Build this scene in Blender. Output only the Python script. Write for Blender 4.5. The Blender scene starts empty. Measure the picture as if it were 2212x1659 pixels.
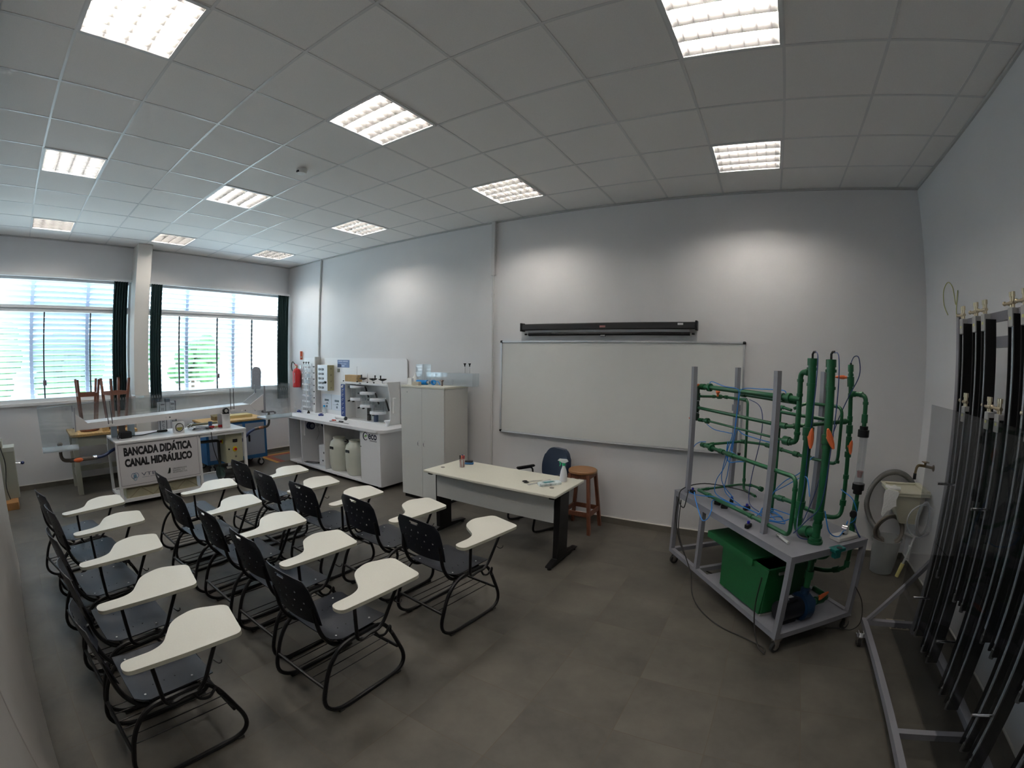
import bpy, bmesh, math, random
from mathutils import Vector, Matrix
random.seed(7)
PI = math.pi
SC = bpy.context.scene
COL = SC.collection

# ---------------------------------------------------------------- camera
RM = [[0.8553975808896755, 0.042917986786739026, -0.516190880409819],
      [0.5177802707015468, -0.04373851715238186, 0.8543948345990536],
      [0.014091482545272281, -0.9981207284329306, -0.05963590858025218]]
cd = bpy.data.cameras.new('camera')
cd.type = 'PANO'
cd.panorama_type = 'FISHEYE_LENS_POLYNOMIAL'
cd.sensor_fit = 'HORIZONTAL'
cd.sensor_width = 36.0
cd.sensor_height = 27.0
cd.fisheye_fov = PI
cd.fisheye_polynomial_k0 = 0.0
cd.fisheye_polynomial_k1 = -0.0638535
cd.fisheye_polynomial_k2 = -5.344401759632136e-06
cd.fisheye_polynomial_k3 = 1.807835926996397e-05
cd.fisheye_polynomial_k4 = -2.6410598280568465e-07
cd.clip_start = 0.02
cam = bpy.data.objects.new('camera', cd)
COL.objects.link(cam)
m = Matrix([[RM[i][0], -RM[i][1], -RM[i][2], 0] for i in range(3)] + [[0, 0, 0, 1]])
m.translation = Vector((8.4281, 0.0195, 1.96))
cam.matrix_world = m
SC.camera = cam

# ---------------------------------------------------------------- world, exposure
SC.view_settings.view_transform = 'Standard'
SC.view_settings.look = 'None'
SC.view_settings.gamma = 1.0
SC.view_settings.use_curve_mapping = False
SC.view_settings.exposure = 1.52
W = bpy.data.worlds.new('world'); SC.world = W
W.use_nodes = True
wn = W.node_tree
bg = wn.nodes['Background']
tc = wn.nodes.new('ShaderNodeTexCoord'); sp = wn.nodes.new('ShaderNodeSeparateXYZ')
cr = wn.nodes.new('ShaderNodeValToRGB')
wn.links.new(tc.outputs['Generated'], sp.inputs[0]); wn.links.new(sp.outputs['Z'], cr.inputs[0])
cr.color_ramp.elements[0].position = 0.0; cr.color_ramp.elements[0].color = (0.90, 0.97, 1.0, 1)
cr.color_ramp.elements[1].position = 0.6; cr.color_ramp.elements[1].color = (0.66, 0.82, 1.0, 1)
wn.links.new(cr.outputs[0], bg.inputs[0])
bg.inputs[1].default_value = 4.2
TUBE = 5.6          # emission of the fluorescent tubes
SC.cycles.max_bounces = 8
SC.cycles.diffuse_bounces = 4
SC.cycles.glossy_bounces = 3
SC.cycles.transmission_bounces = 4
SC.cycles.transparent_max_bounces = 14
SC.cycles.use_denoising = True
SC.cycles.caustics_reflective = False
SC.cycles.caustics_refractive = False
SC.cycles.sample_clamp_indirect = 4.0
SC.cycles.use_light_tree = True
SC.cycles.use_adaptive_sampling = True
SC.cycles.adaptive_threshold = 0.03

# room
XR, YF, YN, H = 10.187, 4.957, -0.75, 3.795
G = 0.625
GX = 5.585

# ---------------------------------------------------------------- materials
MT = {}
def mat(name, col, rough=0.5, metal=0.0, noise=0.0, nscale=20.0, spec=0.5, bump=0.0, emit=None, es=0.0, coat=0.0, stretch=None):
    if name in MT: return MT[name]
    M = bpy.data.materials.new(name); M.use_nodes = True
    nt = M.node_tree; b = nt.nodes['Principled BSDF']
    b.inputs['Base Color'].default_value = (*col, 1)
    b.inputs['Roughness'].default_value = rough
    b.inputs['Metallic'].default_value = metal
    b.inputs['Specular IOR Level'].default_value = spec
    if coat: b.inputs['Coat Weight'].default_value = coat
    if emit:
        b.inputs['Emission Color'].default_value = (*emit, 1); b.inputs['Emission Strength'].default_value = es
    if noise or bump:
        t = nt.nodes.new('ShaderNodeTexCoord'); n = nt.nodes.new('ShaderNodeTexNoise')
        n.inputs['Scale'].default_value = nscale; n.inputs['Detail'].default_value = 4
        src = t.outputs['Object']
        if stretch:
            mp = nt.nodes.new('ShaderNodeMapping'); mp.inputs['Scale'].default_value = stretch
            nt.links.new(src, mp.inputs[0]); src = mp.outputs[0]
        nt.links.new(src, n.inputs['Vector'])
        if noise:
            r = nt.nodes.new('ShaderNodeValToRGB')
            r.color_ramp.elements[0].position = 0.3; r.color_ramp.elements[1].position = 0.7
            r.color_ramp.elements[0].color = (*[c * (1 - noise) for c in col], 1)
            r.color_ramp.elements[1].color = (*[min(1, c * (1 + noise)) for c in col], 1)
            nt.links.new(n.outputs[0], r.inputs[0]); nt.links.new(r.outputs[0], b.inputs['Base Color'])
        if bump:
            bp = nt.nodes.new('ShaderNodeBump'); bp.inputs['Strength'].default_value = bump
            bp.inputs['Distance'].default_value = 0.005
            nt.links.new(n.outputs[0], bp.inputs['Height']); nt.links.new(bp.outputs[0], b.inputs['Normal'])
    MT[name] = M
    return M

def clear(name, tint=(0.93, 0.96, 0.97), refl=1.0, ior=1.45, haze=0.0):
    """thin clear plastic or glass sheet: see-through with a Fresnel gloss"""
    if name in MT: return MT[name]
    M = bpy.data.materials.new(name); M.use_nodes = True
    nt = M.node_tree; nt.nodes.clear()
    o = nt.nodes.new('ShaderNodeOutputMaterial'); tr = nt.nodes.new('ShaderNodeBsdfTransparent')
    gl = nt.nodes.new('ShaderNodeBsdfGlossy'); gl.inputs['Roughness'].default_value = 0.03
    gl.inputs['Color'].default_value = (refl, refl, refl, 1)
    lw = nt.nodes.new('ShaderNodeLayerWeight'); lw.inputs[0].default_value = 0.5
    pw = nt.nodes.new('ShaderNodeMath'); pw.operation = 'POWER'; pw.inputs[1].default_value = 4.0
    fr = nt.nodes.new('ShaderNodeMath'); fr.operation = 'MULTIPLY_ADD'; fr.inputs[1].default_value = 0.85; fr.inputs[2].default_value = 0.05
    nt.links.new(lw.outputs['Facing'], pw.inputs[0]); nt.links.new(pw.outputs[0], fr.inputs[0])
    tr.inputs['Color'].default_value = (*tint, 1)
    mx = nt.nodes.new('ShaderNodeMixShader')
    nt.links.new(fr.outputs[0], mx.inputs[0]); nt.links.new(tr.outputs[0], mx.inputs[1]); nt.links.new(gl.outputs[0], mx.inputs[2])
    last = mx
    if haze:
        df = nt.nodes.new('ShaderNodeBsdfDiffuse'); df.inputs[0].default_value = (0.8, 0.83, 0.85, 1)
        m2 = nt.nodes.new('ShaderNodeMixShader'); m2.inputs[0].default_value = haze
        nt.links.new(mx.outputs[0], m2.inputs[1]); nt.links.new(df.outputs[0], m2.inputs[2]); last = m2
    nt.links.new(last.outputs[0], o.inputs[0])
    MT[name] = M
    return M

# ---------------------------------------------------------------- mesh helpers
class MB:
    def __init__(s): s.bm = bmesh.new(); s.log = []
    def m(s, i): s.log.append((len(s.bm.faces), i)); return s   # following shapes use material slot i
    def box(s, lo, hi, bev=0.0, rot=None, piv=None, seg=1):
        lo, hi = Vector(lo), Vector(hi); c = (lo + hi) / 2; d = hi - lo
        t = bmesh.new(); bmesh.ops.create_cube(t, size=1)
        bmesh.ops.scale(t, vec=[abs(x) for x in d], verts=t.verts)
        if bev: bmesh.ops.bevel(t, geom=list(t.edges), offset=min(bev, min(abs(x) for x in d) * 0.45), segments=seg, affect='EDGES')
        bmesh.ops.translate(t, vec=c, verts=t.verts)
        if rot is not None:
            p = Vector(piv) if piv is not None else c
            bmesh.ops.rotate(t, cent=p, matrix=rot, verts=t.verts)
        s.add(t); return s
    def add(s, t):
        me = bpy.data.meshes.new('tmp'); t.to_mesh(me); t.free(); s.bm.from_mesh(me); bpy.data.meshes.remove(me)
    def cyl(s, p0, p1, r, r2=None, seg=16):
        p0, p1 = Vector(p0), Vector(p1); d = p1 - p0
        t = bmesh.new()
        bmesh.ops.create_cone(t, cap_ends=True, segments=seg, radius1=r, radius2=r if r2 is None else r2, depth=d.length)
        q = Vector((0, 0, 1)).rotation_difference(d.normalized()).to_matrix()
        bmesh.ops.rotate(t, cent=(0, 0, 0), matrix=q, verts=t.verts)
        bmesh.ops.translate(t, vec=(p0 + p1) / 2, verts=t.verts)
        s.add(t); return s
    def sph(s, c, r, sc=(1, 1, 1), seg=12):
        t = bmesh.new(); bmesh.ops.create_uvsphere(t, u_segments=seg, v_segments=max(6, seg // 2 + 2), radius=r)
        bmesh.ops.scale(t, vec=sc, verts=t.verts); bmesh.ops.translate(t, vec=c, verts=t.verts); s.add(t); return s
    def tube(s, pts, r, seg=8, closed=False, rad=None):
        pts = [Vector(p) for p in pts]; n = len(pts); rings = []
        up = None
        for i, p in enumerate(pts):
            if closed: d = (pts[(i + 1) % n] - pts[i - 1])
            else: d = pts[min(i + 1, n - 1)] - pts[max(i - 1, 0)]
            if d.length < 1e-9: d = Vector((0, 0, 1))
            d.normalize()
            if up is None:
                a = Vector((0, 0, 1)) if abs(d.z) < 0.9 else Vector((1, 0, 0)); up = (a - d * a.dot(d)).normalized()
            else:
                up = up - d * up.dot(d)
                up = up.normalized() if up.length > 1e-6 else d.orthogonal().normalized()
            v = d.cross(up); rr = rad[i] if rad else r
            rings.append([s.bm.verts.new(p + (up * math.cos(2 * PI * k / seg) + v * math.sin(2 * PI * k / seg)) * rr) for k in range(seg)])
        for i in range(n if closed else n - 1):
            a, b = rings[i], rings[(i + 1) % n]
            off = 0
            if closed and i == n - 1:
                off = min(range(seg), key=lambda o: sum((a[k].co - b[(k + o) % seg].co).length for k in range(seg)))
            for k in range(seg):
                try: s.bm.faces.new((a[k], a[(k + 1) % seg], b[(k + 1 + off) % seg], b[(k + off) % seg]))
                except ValueError: pass
        if not closed:
            s.bm.faces.new(rings[0][::-1]); s.bm.faces.new(rings[-1])
        return s
    def lathe(s, prof, c=(0, 0, 0), axis=(0, 0, 1), seg=24, cap=True):
        c = Vector(c); q = Vector((0, 0, 1)).rotation_difference(Vector(axis).normalized()).to_matrix(); rings = []
        for r, z in prof:
            rings.append([s.bm.verts.new(c + q @ Vector((r * math.cos(2 * PI * k / seg), r * math.sin(2 * PI * k / seg), z))) for k in range(seg)])
        for a, b in zip(rings, rings[1:]):
            for k in range(seg): s.bm.faces.new((a[k], a[(k + 1) % seg], b[(k + 1) % seg], b[k]))
        if cap:
            s.bm.faces.new(rings[0][::-1]); s.bm.faces.new(rings[-1])
        return s
    def prism(s, pts, z0, z1, bev=0.0, fn=None):
        """2-D outline extruded from z0 to z1; fn maps (x, y, z) to a point"""
        fn = fn or (lambda x, y, z: (x, y, z))
        t = bmesh.new()
        b = [t.verts.new((x, y, z0)) for x, y in pts]; u = [t.verts.new((x, y, z1)) for x, y in pts]
        t.faces.new(b[::-1]); t.faces.new(u); n = len(pts)
        for i in range(n): t.faces.new((b[i], b[(i + 1) % n], u[(i + 1) % n], u[i]))
        if bev:
            ed = [e for e in t.edges if abs(e.verts[0].co.z - e.verts[1].co.z) < 1e-9]
            bmesh.ops.bevel(t, geom=ed, offset=bev, segments=2, affect='EDGES')
        for v in t.verts: v.co = Vector(fn(*v.co))
        s.add(t); return s
    def quad(s, a, b, c, d):
        s.bm.faces.new([s.bm.verts.new(Vector(p)) for p in (a, b, c, d)]); return s
    def build(s, name, m, parent=None, smooth=True, mx=None, ang=35):
        bmesh.ops.recalc_face_normals(s.bm, faces=s.bm.faces)
        if mx is not None: bmesh.ops.transform(s.bm, matrix=mx, verts=s.bm.verts)
        me = bpy.data.meshes.new(name); s.bm.to_mesh(me); s.bm.free()
        for st, i in s.log:
            for p in me.polygons[st:]: p.material_index = i
        if smooth:
            for p in me.polygons: p.use_smooth = True
            me.set_sharp_from_angle(angle=math.radians(ang))
        o = bpy.data.objects.new(name, me); COL.objects.link(o)
        if isinstance(m, (list, tuple)):
            for x in m: me.materials.append(x)
        elif m: me.materials.append(m)
        if parent: o.parent = parent
        return o

def tag(o, label=None, cat=None, group=None, kind=None):
    if label: o['label'] = label
    if cat: o['category'] = cat
    if group: o['group'] = group
    if kind: o['kind'] = kind
    return o
def thing(name, label, cat, loc=(0, 0, 0), rz=0.0, group=None):
    o = bpy.data.objects.new(name, None); COL.objects.link(o)
    o.empty_display_size = 0.1
    o.location = loc; o.rotation_euler = (0, 0, rz)
    return tag(o, label, cat, group)
def struct(mb, name, m, parent=None, smooth=False):
    o = mb.build(name, m, parent, smooth)
    if not parent: o['kind'] = 'structure'
    return o
def copy_tree(o, parent=None):
    c = o.copy(); COL.objects.link(c); c.parent = parent
    for ch in list(o.children): copy_tree(ch, c)
    return c
def arc(p0, p1, p2, n=6):
    """quadratic bend"""
    p0, p1, p2 = Vector(p0), Vector(p1), Vector(p2)
    return [(p0 * (1 - t) ** 2 + p1 * 2 * t * (1 - t) + p2 * t * t) for t in [i / n for i in range(n + 1)]]
def bend(pts, r, n=5, closed=False):
    """polyline with its corners rounded"""
    P = [Vector(p) for p in pts]; out = []; N = len(P)
    for i, p in enumerate(P):
        if not closed and i in (0, N - 1): out.append(p); continue
        a, b = P[i - 1], P[(i + 1) % N]
        da, db = (a - p), (b - p); ra = min(r, da.length * 0.48); rb = min(r, db.length * 0.48)
        out += arc(p + da.normalized() * ra, p, p + db.normalized() * rb, n)
    return out
def spline(pts, n=6):
    P = [Vector(p) for p in pts]; out = []
    for i in range(len(P) - 1):
        p0 = P[max(i - 1, 0)]; p1 = P[i]; p2 = P[i + 1]; p3 = P[min(i + 2, len(P) - 1)]
        for k in range(n):
            t = k / n
            out.append(0.5 * ((2 * p1) + (p2 - p0) * t + (2 * p0 - 5 * p1 + 4 * p2 - p3) * t * t + (3 * p1 - p0 - 3 * p2 + p3) * t ** 3))
    out.append(P[-1]); return out
def rrect(x0, y0, x1, y1, r, n=4):
    out = []
    for cx, cy, a in ((x1 - r, y1 - r, 0), (x0 + r, y1 - r, 90), (x0 + r, y0 + r, 180), (x1 - r, y0 + r, 270)):
        for k in range(n + 1):
            t = math.radians(a + 90 * k / n); out.append((cx + r * math.cos(t), cy + r * math.sin(t)))
    return out
def round_poly(pts, rs, n=4):
    P = [Vector((*p, 0)) for p in pts]; out = []
    for i, p in enumerate(P):
        a, b = P[i - 1], P[(i + 1) % len(P)]; r = rs[i] if isinstance(rs, (list, tuple)) else rs
        if r <= 0: out.append((p.x, p.y)); continue
        da, db = a - p, b - p; r1 = min(r, da.length * 0.49, db.length * 0.49)
        out += [(q.x, q.y) for q in arc(p + da.normalized() * r1, p, p + db.normalized() * r1, n)]
    return out
def text(name, s, size, m, parent, loc, face, ext=0.001, sx=1.0, align='CENTER', bold=0.0):
    """raised lettering; face = outward normal of the surface it sits on (up is +z)"""
    cu = bpy.data.curves.new('t', 'FONT'); cu.body = s; cu.size = size; cu.extrude = ext; cu.align_x = align; cu.align_y = 'CENTER'
    cu.offset = bold; cu.resolution_u = 3
    o = bpy.data.objects.new('t', cu); COL.objects.link(o)
    me = bpy.data.meshes.new_from_object(o.evaluated_get(bpy.context.evaluated_depsgraph_get()))
    bpy.data.objects.remove(o); bpy.data.curves.remove(cu)
    f = Vector(face).normalized(); x = Vector((0, 0, 1)).cross(f).normalized()
    if x.length < 0.5: x = Vector((1, 0, 0))
    y = f.cross(x)
    R = Matrix((x * sx, y, f)).transposed().to_4x4(); R.translation = Vector(loc)
    me.transform(R); me.materials.clear(); me.materials.append(m)
    t = bpy.data.objects.new(name, me); COL.objects.link(t); t.parent = parent
    return t

# ---------------------------------------------------------------- common materials
WHITE = mat('white_paint', (0.74, 0.735, 0.74), 0.6, noise=0.02, nscale=3)
WALLM = mat('wall_paint', (0.74, 0.735, 0.75), 0.55, noise=0.025, nscale=1.5, bump=0.05)
CEILM = mat('ceiling_tile', (0.90, 0.885, 0.87), 0.9, noise=0.03, nscale=160)
GRID = mat('grid_metal', (0.72, 0.72, 0.72), 0.33, spec=0.9)
ALU = mat('aluminium', (0.72, 0.73, 0.75), 0.28, 1.0)
ALUW = mat('white_aluminium', (0.78, 0.79, 0.80), 0.4)
BLACKM = mat('black_metal', (0.006, 0.006, 0.007), 0.4, spec=0.35)
BLACKP = mat('black_plastic', (0.008, 0.008, 0.010), 0.45, spec=0.35)
RUBBER = mat('rubber', (0.02, 0.02, 0.02), 0.7)
CHROME = mat('chrome', (0.8, 0.8, 0.82), 0.15, 1.0)
MELAM = mat('cream_laminate', (0.66, 0.65, 0.56), 0.42, noise=0.03, nscale=90)
BENCHW = mat('white_laminate', (0.80, 0.80, 0.82), 0.35)
GLASS = clear('window_glass', (0.96, 0.98, 0.98))
ACRYL = clear('acrylic', (0.86, 0.90, 0.93), haze=0.03)
BRASS = mat('brass', (0.55, 0.47, 0.33), 0.35, 0.9)
STEELG = mat('grey_painted_steel', (0.25, 0.255, 0.29), 0.42, noise=0.05, nscale=8)
GREENP = mat('green_pipe', (0.008, 0.095, 0.034), 0.32)
GREEND = mat('green_tank_plastic', (0.006, 0.10, 0.028), 0.5, noise=0.2, nscale=250)
ORANGE = mat('orange_plastic', (0.75, 0.16, 0.05), 0.45)
BLUEH = mat('blue_tubing', (0.02, 0.20, 0.60), 0.4)
DWOOD = mat('reddish_wood', (0.16, 0.055, 0.028), 0.5, noise=0.25, nscale=14, stretch=(6, 6, 1))
LWOOD = mat('light_wood', (0.52, 0.33, 0.13), 0.45, noise=0.2, nscale=6, stretch=(1, 8, 8))
REDP = mat('red_paint', (0.40, 0.012, 0.015), 0.3)
BLUEP = mat('blue_paint', (0.02, 0.13, 0.33), 0.4)
DARKTXT = mat('dark_print', (0.03, 0.03, 0.04), 0.6)
# ---------------------------------------------------------------- floor
def floor_material():
    M = bpy.data.materials.new('floor_tiles'); M.use_nodes = True
    nt = M.node_tree; N = nt.nodes; L = nt.links; b = N['Principled BSDF']
    tc = N.new('ShaderNodeTexCoord'); sp = N.new('ShaderNodeSeparateXYZ'); L.new(tc.outputs['Object'], sp.inputs[0])
    def line(out, off):
        a = N.new('ShaderNodeMath'); a.operation = 'SUBTRACT'; a.inputs[1].default_value = off; L.new(out, a.inputs[0])
        d = N.new('ShaderNodeMath'); d.operation = 'DIVIDE'; d.inputs[1].default_value = 0.5; L.new(a.outputs[0], d.inputs[0])
        r = N.new('ShaderNodeMath'); r.operation = 'PINGPONG'; r.inputs[1].default_value = 0.5; L.new(d.outputs[0], r.inputs[0])
        c = N.new('ShaderNodeMath'); c.operation = 'LESS_THAN'; c.inputs[1].default_value = 0.0042; L.new(r.outputs[0], c.inputs[0])
        fl = N.new('ShaderNodeMath'); fl.operation = 'FLOOR'; L.new(d.outputs[0], fl.inputs[0])
        return c, fl
    lx, fx = line(sp.outputs['X'], 0.46 - 5); ly, fy = line(sp.outputs['Y'], -0.11 - 5)
    mx = N.new('ShaderNodeMath'); mx.operation = 'MAXIMUM'; L.new(lx.outputs[0], mx.inputs[0]); L.new(ly.outputs[0], mx.inputs[1])
    cb = N.new('ShaderNodeCombineXYZ'); L.new(fx.outputs[0], cb.inputs[0]); L.new(fy.outputs[0], cb.inputs[1])
    wn_ = N.new('ShaderNodeTexWhiteNoise'); L.new(cb.outputs[0], wn_.inputs['Vector'])
    no = N.new('ShaderNodeTexNoise'); no.inputs['Scale'].default_value = 2.3; no.inputs['Detail'].default_value = 8; no.inputs['Roughness'].default_value = 0.62
    va = N.new('ShaderNodeVectorMath'); va.operation = 'MULTIPLY_ADD'; va.inputs[1].default_value = (7, 7, 7)
    L.new(wn_.outputs['Color'], va.inputs[0]); L.new(tc.outputs['Object'], va.inputs[2]); L.new(va.outputs[0], no.inputs['Vector'])
    r = N.new('ShaderNodeValToRGB'); e = r.color_ramp.elements
    e[0].position = 0.32; e[0].color = (0.060, 0.056, 0.048, 1); e[1].position = 0.72; e[1].color = (0.118, 0.108, 0.092, 1)
    L.new(no.outputs[0], r.inputs[0])
    g = N.new('ShaderNodeMix'); g.data_type = 'RGBA'; L.new(mx.outputs[0], g.inputs[0]); L.new(r.outputs[0], g.inputs[6]); g.inputs[7].default_value = (0.085, 0.07, 0.052, 1)
    L.new(g.outputs[2], b.inputs['Base Color'])
    rr = N.new('ShaderNodeMapRange'); L.new(no.outputs[0], rr.inputs[0]); rr.inputs[3].default_value = 0.42; rr.inputs[4].default_value = 0.58
    L.new(rr.outputs[0], b.inputs['Roughness']); b.inputs['Specular IOR Level'].default_value = 0.35
    return M
struct(MB().box((-0.2, YN - 0.2, -0.1), (XR + 0.2, YF + 0.2, 0)), 'floor', floor_material())

# ---------------------------------------------------------------- ceiling with recessed luminaires
CELLS = [(i, j) for i in (-8, -4, 0, 4) for j in (0, 3, 6)]
cm = MB()
i0, i1 = -9, 8
for i in range(i0, i1):
    for j in range(-2, 8):
        if (i, j) in CELLS: continue
        xa, xb = max(-0.15, GX + G * i), min(XR + 0.15, GX + G * (i + 1)); ya, yb = max(YN - 0.15, G * j), min(YF + 0.15, G * (j + 1))
        if xb > xa and yb > ya: cm.box((xa, ya, H + 0.004), (xb, yb, H + 0.02))
ceil = struct(cm, 'ceiling', CEILM)
struct(MB().box((-0.2, YN - 0.2, H + 0.2), (XR + 0.2, YF + 0.2, H + 0.3)), 'light_block_slab', WHITE)  # unseen slab added above the tiles to keep sky light from leaking in
gm = MB()
for i in range(i0, i1 + 1):
    x = GX + G * i
    if 0 < x < XR: gm.box((x - 0.010, YN, H + 0.001), (x + 0.010, YF, H + 0.005))
for j in range(-1, 8):
    y = G * j
    gm.box((0, y - 0.010, H + 0.0), (XR, y + 0.010, H + 0.005))
struct(gm, 'trim_1', GRID, ceil)
em = MB(); em.box((0, YF - 0.02, H - 0.02), (XR, YF, H)).box((0, YN, H - 0.02), (0.02, YF, H)).box((XR - 0.02, YN, H - 0.02), (XR, YF, H))
struct(em, 'trim_2', mat('edge_trim', (0.5, 0.5, 0.5), 0.5), ceil)

TUBEM = mat('tube_glow', (0.9, 0.9, 0.9), 0.5, emit=(1.0, 0.93, 0.84), es=TUBE * 6.0)
REFL = mat('reflector', (0.62, 0.61, 0.60), 0.25, 0.9)
def make_fixture():
    t = thing('ceiling_light', 'x', 'ceiling light', (0, 0, H))
    s = 0.298
    h = MB()     # housing, open below
    h.box((-s, -s, 0.115), (s, s, 0.12)).box((-s, -s, 0), (-s + 0.006, s, 0.12)).box((s - 0.006, -s, 0), (s, s, 0.12))
    h.box((-s, -s, 0), (s, -s + 0.006, 0.12)).box((-s, s - 0.006, 0), (s, s, 0.12))
    h.build('housing', WHITE, t, smooth=False)
    f = MB()
    for a in (-1, 1):
        f.box((-0.3, a * 0.3 - 0.012, -0.004), (0.3, a * 0.3 + 0.012, 0.004)).box((a * 0.3 - 0.012, -0.3, -0.004), (a * 0.3 + 0.012, 0.3, 0.004))
    f.build('trim_frame', ALUW, t, smooth=False)
    for k in range(4):
        y = -0.2175 + 0.145 * k
        tb = MB().cyl((-0.275, y, 0.056), (0.275, y, 0.056), 0.011, seg=10).build('fluorescent_tube', TUBEM, t)
    lv = MB()
    for k in range(5):   # side reflectors, parallel to the tubes, V-shaped
        y = -0.29 + 0.145 * k
        w = 0.022
        ya, yb = max(-0.294, y - w), min(0.294, y + w)
        lv.prism([(ya, 0.046), (y, 0.0), (yb, 0.046), (y, 0.042)], -0.292, 0.292, fn=lambda a, b, c: (c, a, b + 0.002))
    for k in range(7):   # cross blades
        x = -0.252 + 0.084 * k
        lv.prism([(x - 0.006, 0.036), (x, 0.0), (x + 0.006, 0.036)], -0.292, 0.292, fn=lambda a, b, c: (a, c, b + 0.003))
    lv.build('louvre', REFL, t, smooth=False)
    return t
fx0 = make_fixture()
FLAB = {(-8, 0): 'recessed square louvre ceiling light nearest the left window, dim grey cells showing',
        (-8, 3): 'recessed square louvre ceiling light just in front of the window pillar top',
        (-8, 6): 'recessed square louvre ceiling light nearest the far corner of window and board walls',
        (-4, 0): 'recessed louvre ceiling light at mid room in the row along the near wall',
        (-4, 3): 'recessed louvre ceiling light in the middle row, between pillar and smoke detector',
        (-4, 6): 'recessed louvre ceiling light above the white cabinet and bench, near the board wall',
        (0, 0): 'large recessed louvre ceiling light cut off by the photo top on the left',
        (0, 3): 'bright recessed louvre ceiling light in mid ceiling, just beyond the smoke detector',
        (0, 6): 'bright recessed ceiling light above the left end of the whiteboard',
        (4, 3): 'glaring recessed ceiling light cut off by the photo top on the right',
        (4, 6): 'bright recessed ceiling light above the green pipe rig, nearest the right wall',
        (4, 0): 'recessed louvre ceiling light behind the viewpoint near the right wall'}
for k, (i, j) in enumerate(CELLS):
    o = fx0 if k == 0 else copy_tree(fx0)
    o.location = (GX + G * (i + 0.5), G * (j + 0.5), H)
    tag(o, FLAB[(i, j)], group='recessed ceiling lights')
sd = thing('smoke_detector', 'small round white smoke detector with black window on the ceiling tiles', 'smoke detector', (4.62, 2.30, H))
MB().lathe([(0.002, 0), (0.055, 0), (0.055, -0.02), (0.045, -0.045), (0.002, -0.05)], seg=24).build('body', mat('detector_white', (0.8, 0.8, 0.8), 0.4), sd)
MB().box((-0.012, -0.056, -0.04), (0.02, -0.035, -0.024)).build('sensor_window', BLACKP, sd)

# ---------------------------------------------------------------- walls
struct(MB().box((-0.15, YF, 0), (XR + 0.15, YF + 0.15, H + 0.2)), 'wall_front', WALLM)
struct(MB().box((XR, YN - 0.15, 0), (XR + 0.15, YF, H + 0.2)), 'wall_right', WALLM)
struct(MB().box((-0.15, YN - 0.15, 0), (XR + 0.15, YN, H + 0.2)), 'wall_rear', WALLM)
W1, W2, WZ0, WZ1 = (YN, 1.757), (2.0, 4.935), 1.31, 3.19
wm = MB()
wm.box((-0.15, YN, 0), (0, YF, WZ0 - 0.005)).box((-0.15, YN, WZ1), (0, YF, H + 0.2)).box((-0.15, W1[1] + 0.02, WZ0 - 0.005), (0, W2[0] + 0.02, WZ1)).box((-0.15, W2[1], WZ0 - 0.005), (0, YF, WZ1))
struct(wm, 'wall_left', WALLM)
struct(MB().box((0, 1.752, 0), (0.37, 1.998, H)), 'pillar', mat('pillar_paint', (0.70, 0.68, 0.65), 0.55, noise=0.02, nscale=2))
struct(MB().box((3.0, YN, 3.2), (7.0, -0.46, H)), 'trim_3', WALLM)
BASEM = mat('baseboard_tile', (0.13, 0.12, 0.10), 0.4, noise=0.2, nscale=5)
struct(MB().box((0, YF - 0.012, 0), (XR, YF, 0.075)), 'baseboard_front', BASEM)
struct(MB().box((0, YN, 0), (0.012, YF - 0.012, 0.075)), 'baseboard_left', BASEM)
struct(MB().box((XR - 0.012, YN, 0), (XR, YF - 0.012, 0.075)), 'baseboard_right', BASEM)
CAPM = mat('baseboard_cap', (0.72, 0.70, 0.66), 0.6)
struct(MB().box((0, YF - 0.014, 0.075), (XR, YF, 0.083)).box((0, YN, 0.075), (0.014, YF - 0.014, 0.083)).box((XR - 0.014, YN, 0.075), (XR, YF - 0.014, 0.083)), 'trim_4', CAPM)

# windows
def window(name, y0, y1, mull, latch):
    w = bpy.data.objects.new(name, None); COL.objects.link(w); w['kind'] = 'structure'
    f = MB()
    f.box((-0.10, y0, WZ1 - 0.035), (-0.01, y1, WZ1)).box((-0.10, y0, WZ0), (-0.01, y1, WZ0 + 0.055))
    f.box((-0.10, y0, WZ0 + 0.055), (-0.01, y0 + 0.04, WZ1 - 0.035)).box((-0.10, y1 - 0.04, WZ0 + 0.055), (-0.01, y1, WZ1 - 0.035))
    f.box((-0.10, y0 + 0.04, 2.675), (-0.008, y1 - 0.04, 2.725)).box((-0.10, y0 + 0.04, 2.73), (0.012, y1 - 0.04, 2.775))
    f.build('frame', ALUW, w, smooth=False)
    for m_ in mull:
        MB().box((-0.07, m_ - 0.011, WZ0 + 0.055), (-0.04, m_ + 0.011, 2.675)).build('mullion', mat('dark_seal', (0.03, 0.03, 0.035), 0.5), w, smooth=False)
    MB().box((-0.058, y0 + 0.04, WZ0 + 0.055), (-0.052, y1 - 0.04, WZ1 - 0.035)).build('pane', GLASS, w, smooth=False)
    l = MB().box((-0.04, latch - 0.028, 1.56), (0.01, latch + 0.028, 1.64), 0.006).build('latch', mat('latch_grey', (0.18, 0.14, 0.16), 0.5), w)
    MB().box((-0.14, y0, WZ0 - 0.04), (0.04, y1, WZ0)).build('sill', WHITE, w, smooth=False)
    return w
window('window_1', W1[0], W1[1], (-0.45, 0.325, 1.085), 0.33)
window('window_2', W2[0], W2[1], (2.668, 3.417, 4.155), 3.42)

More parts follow.
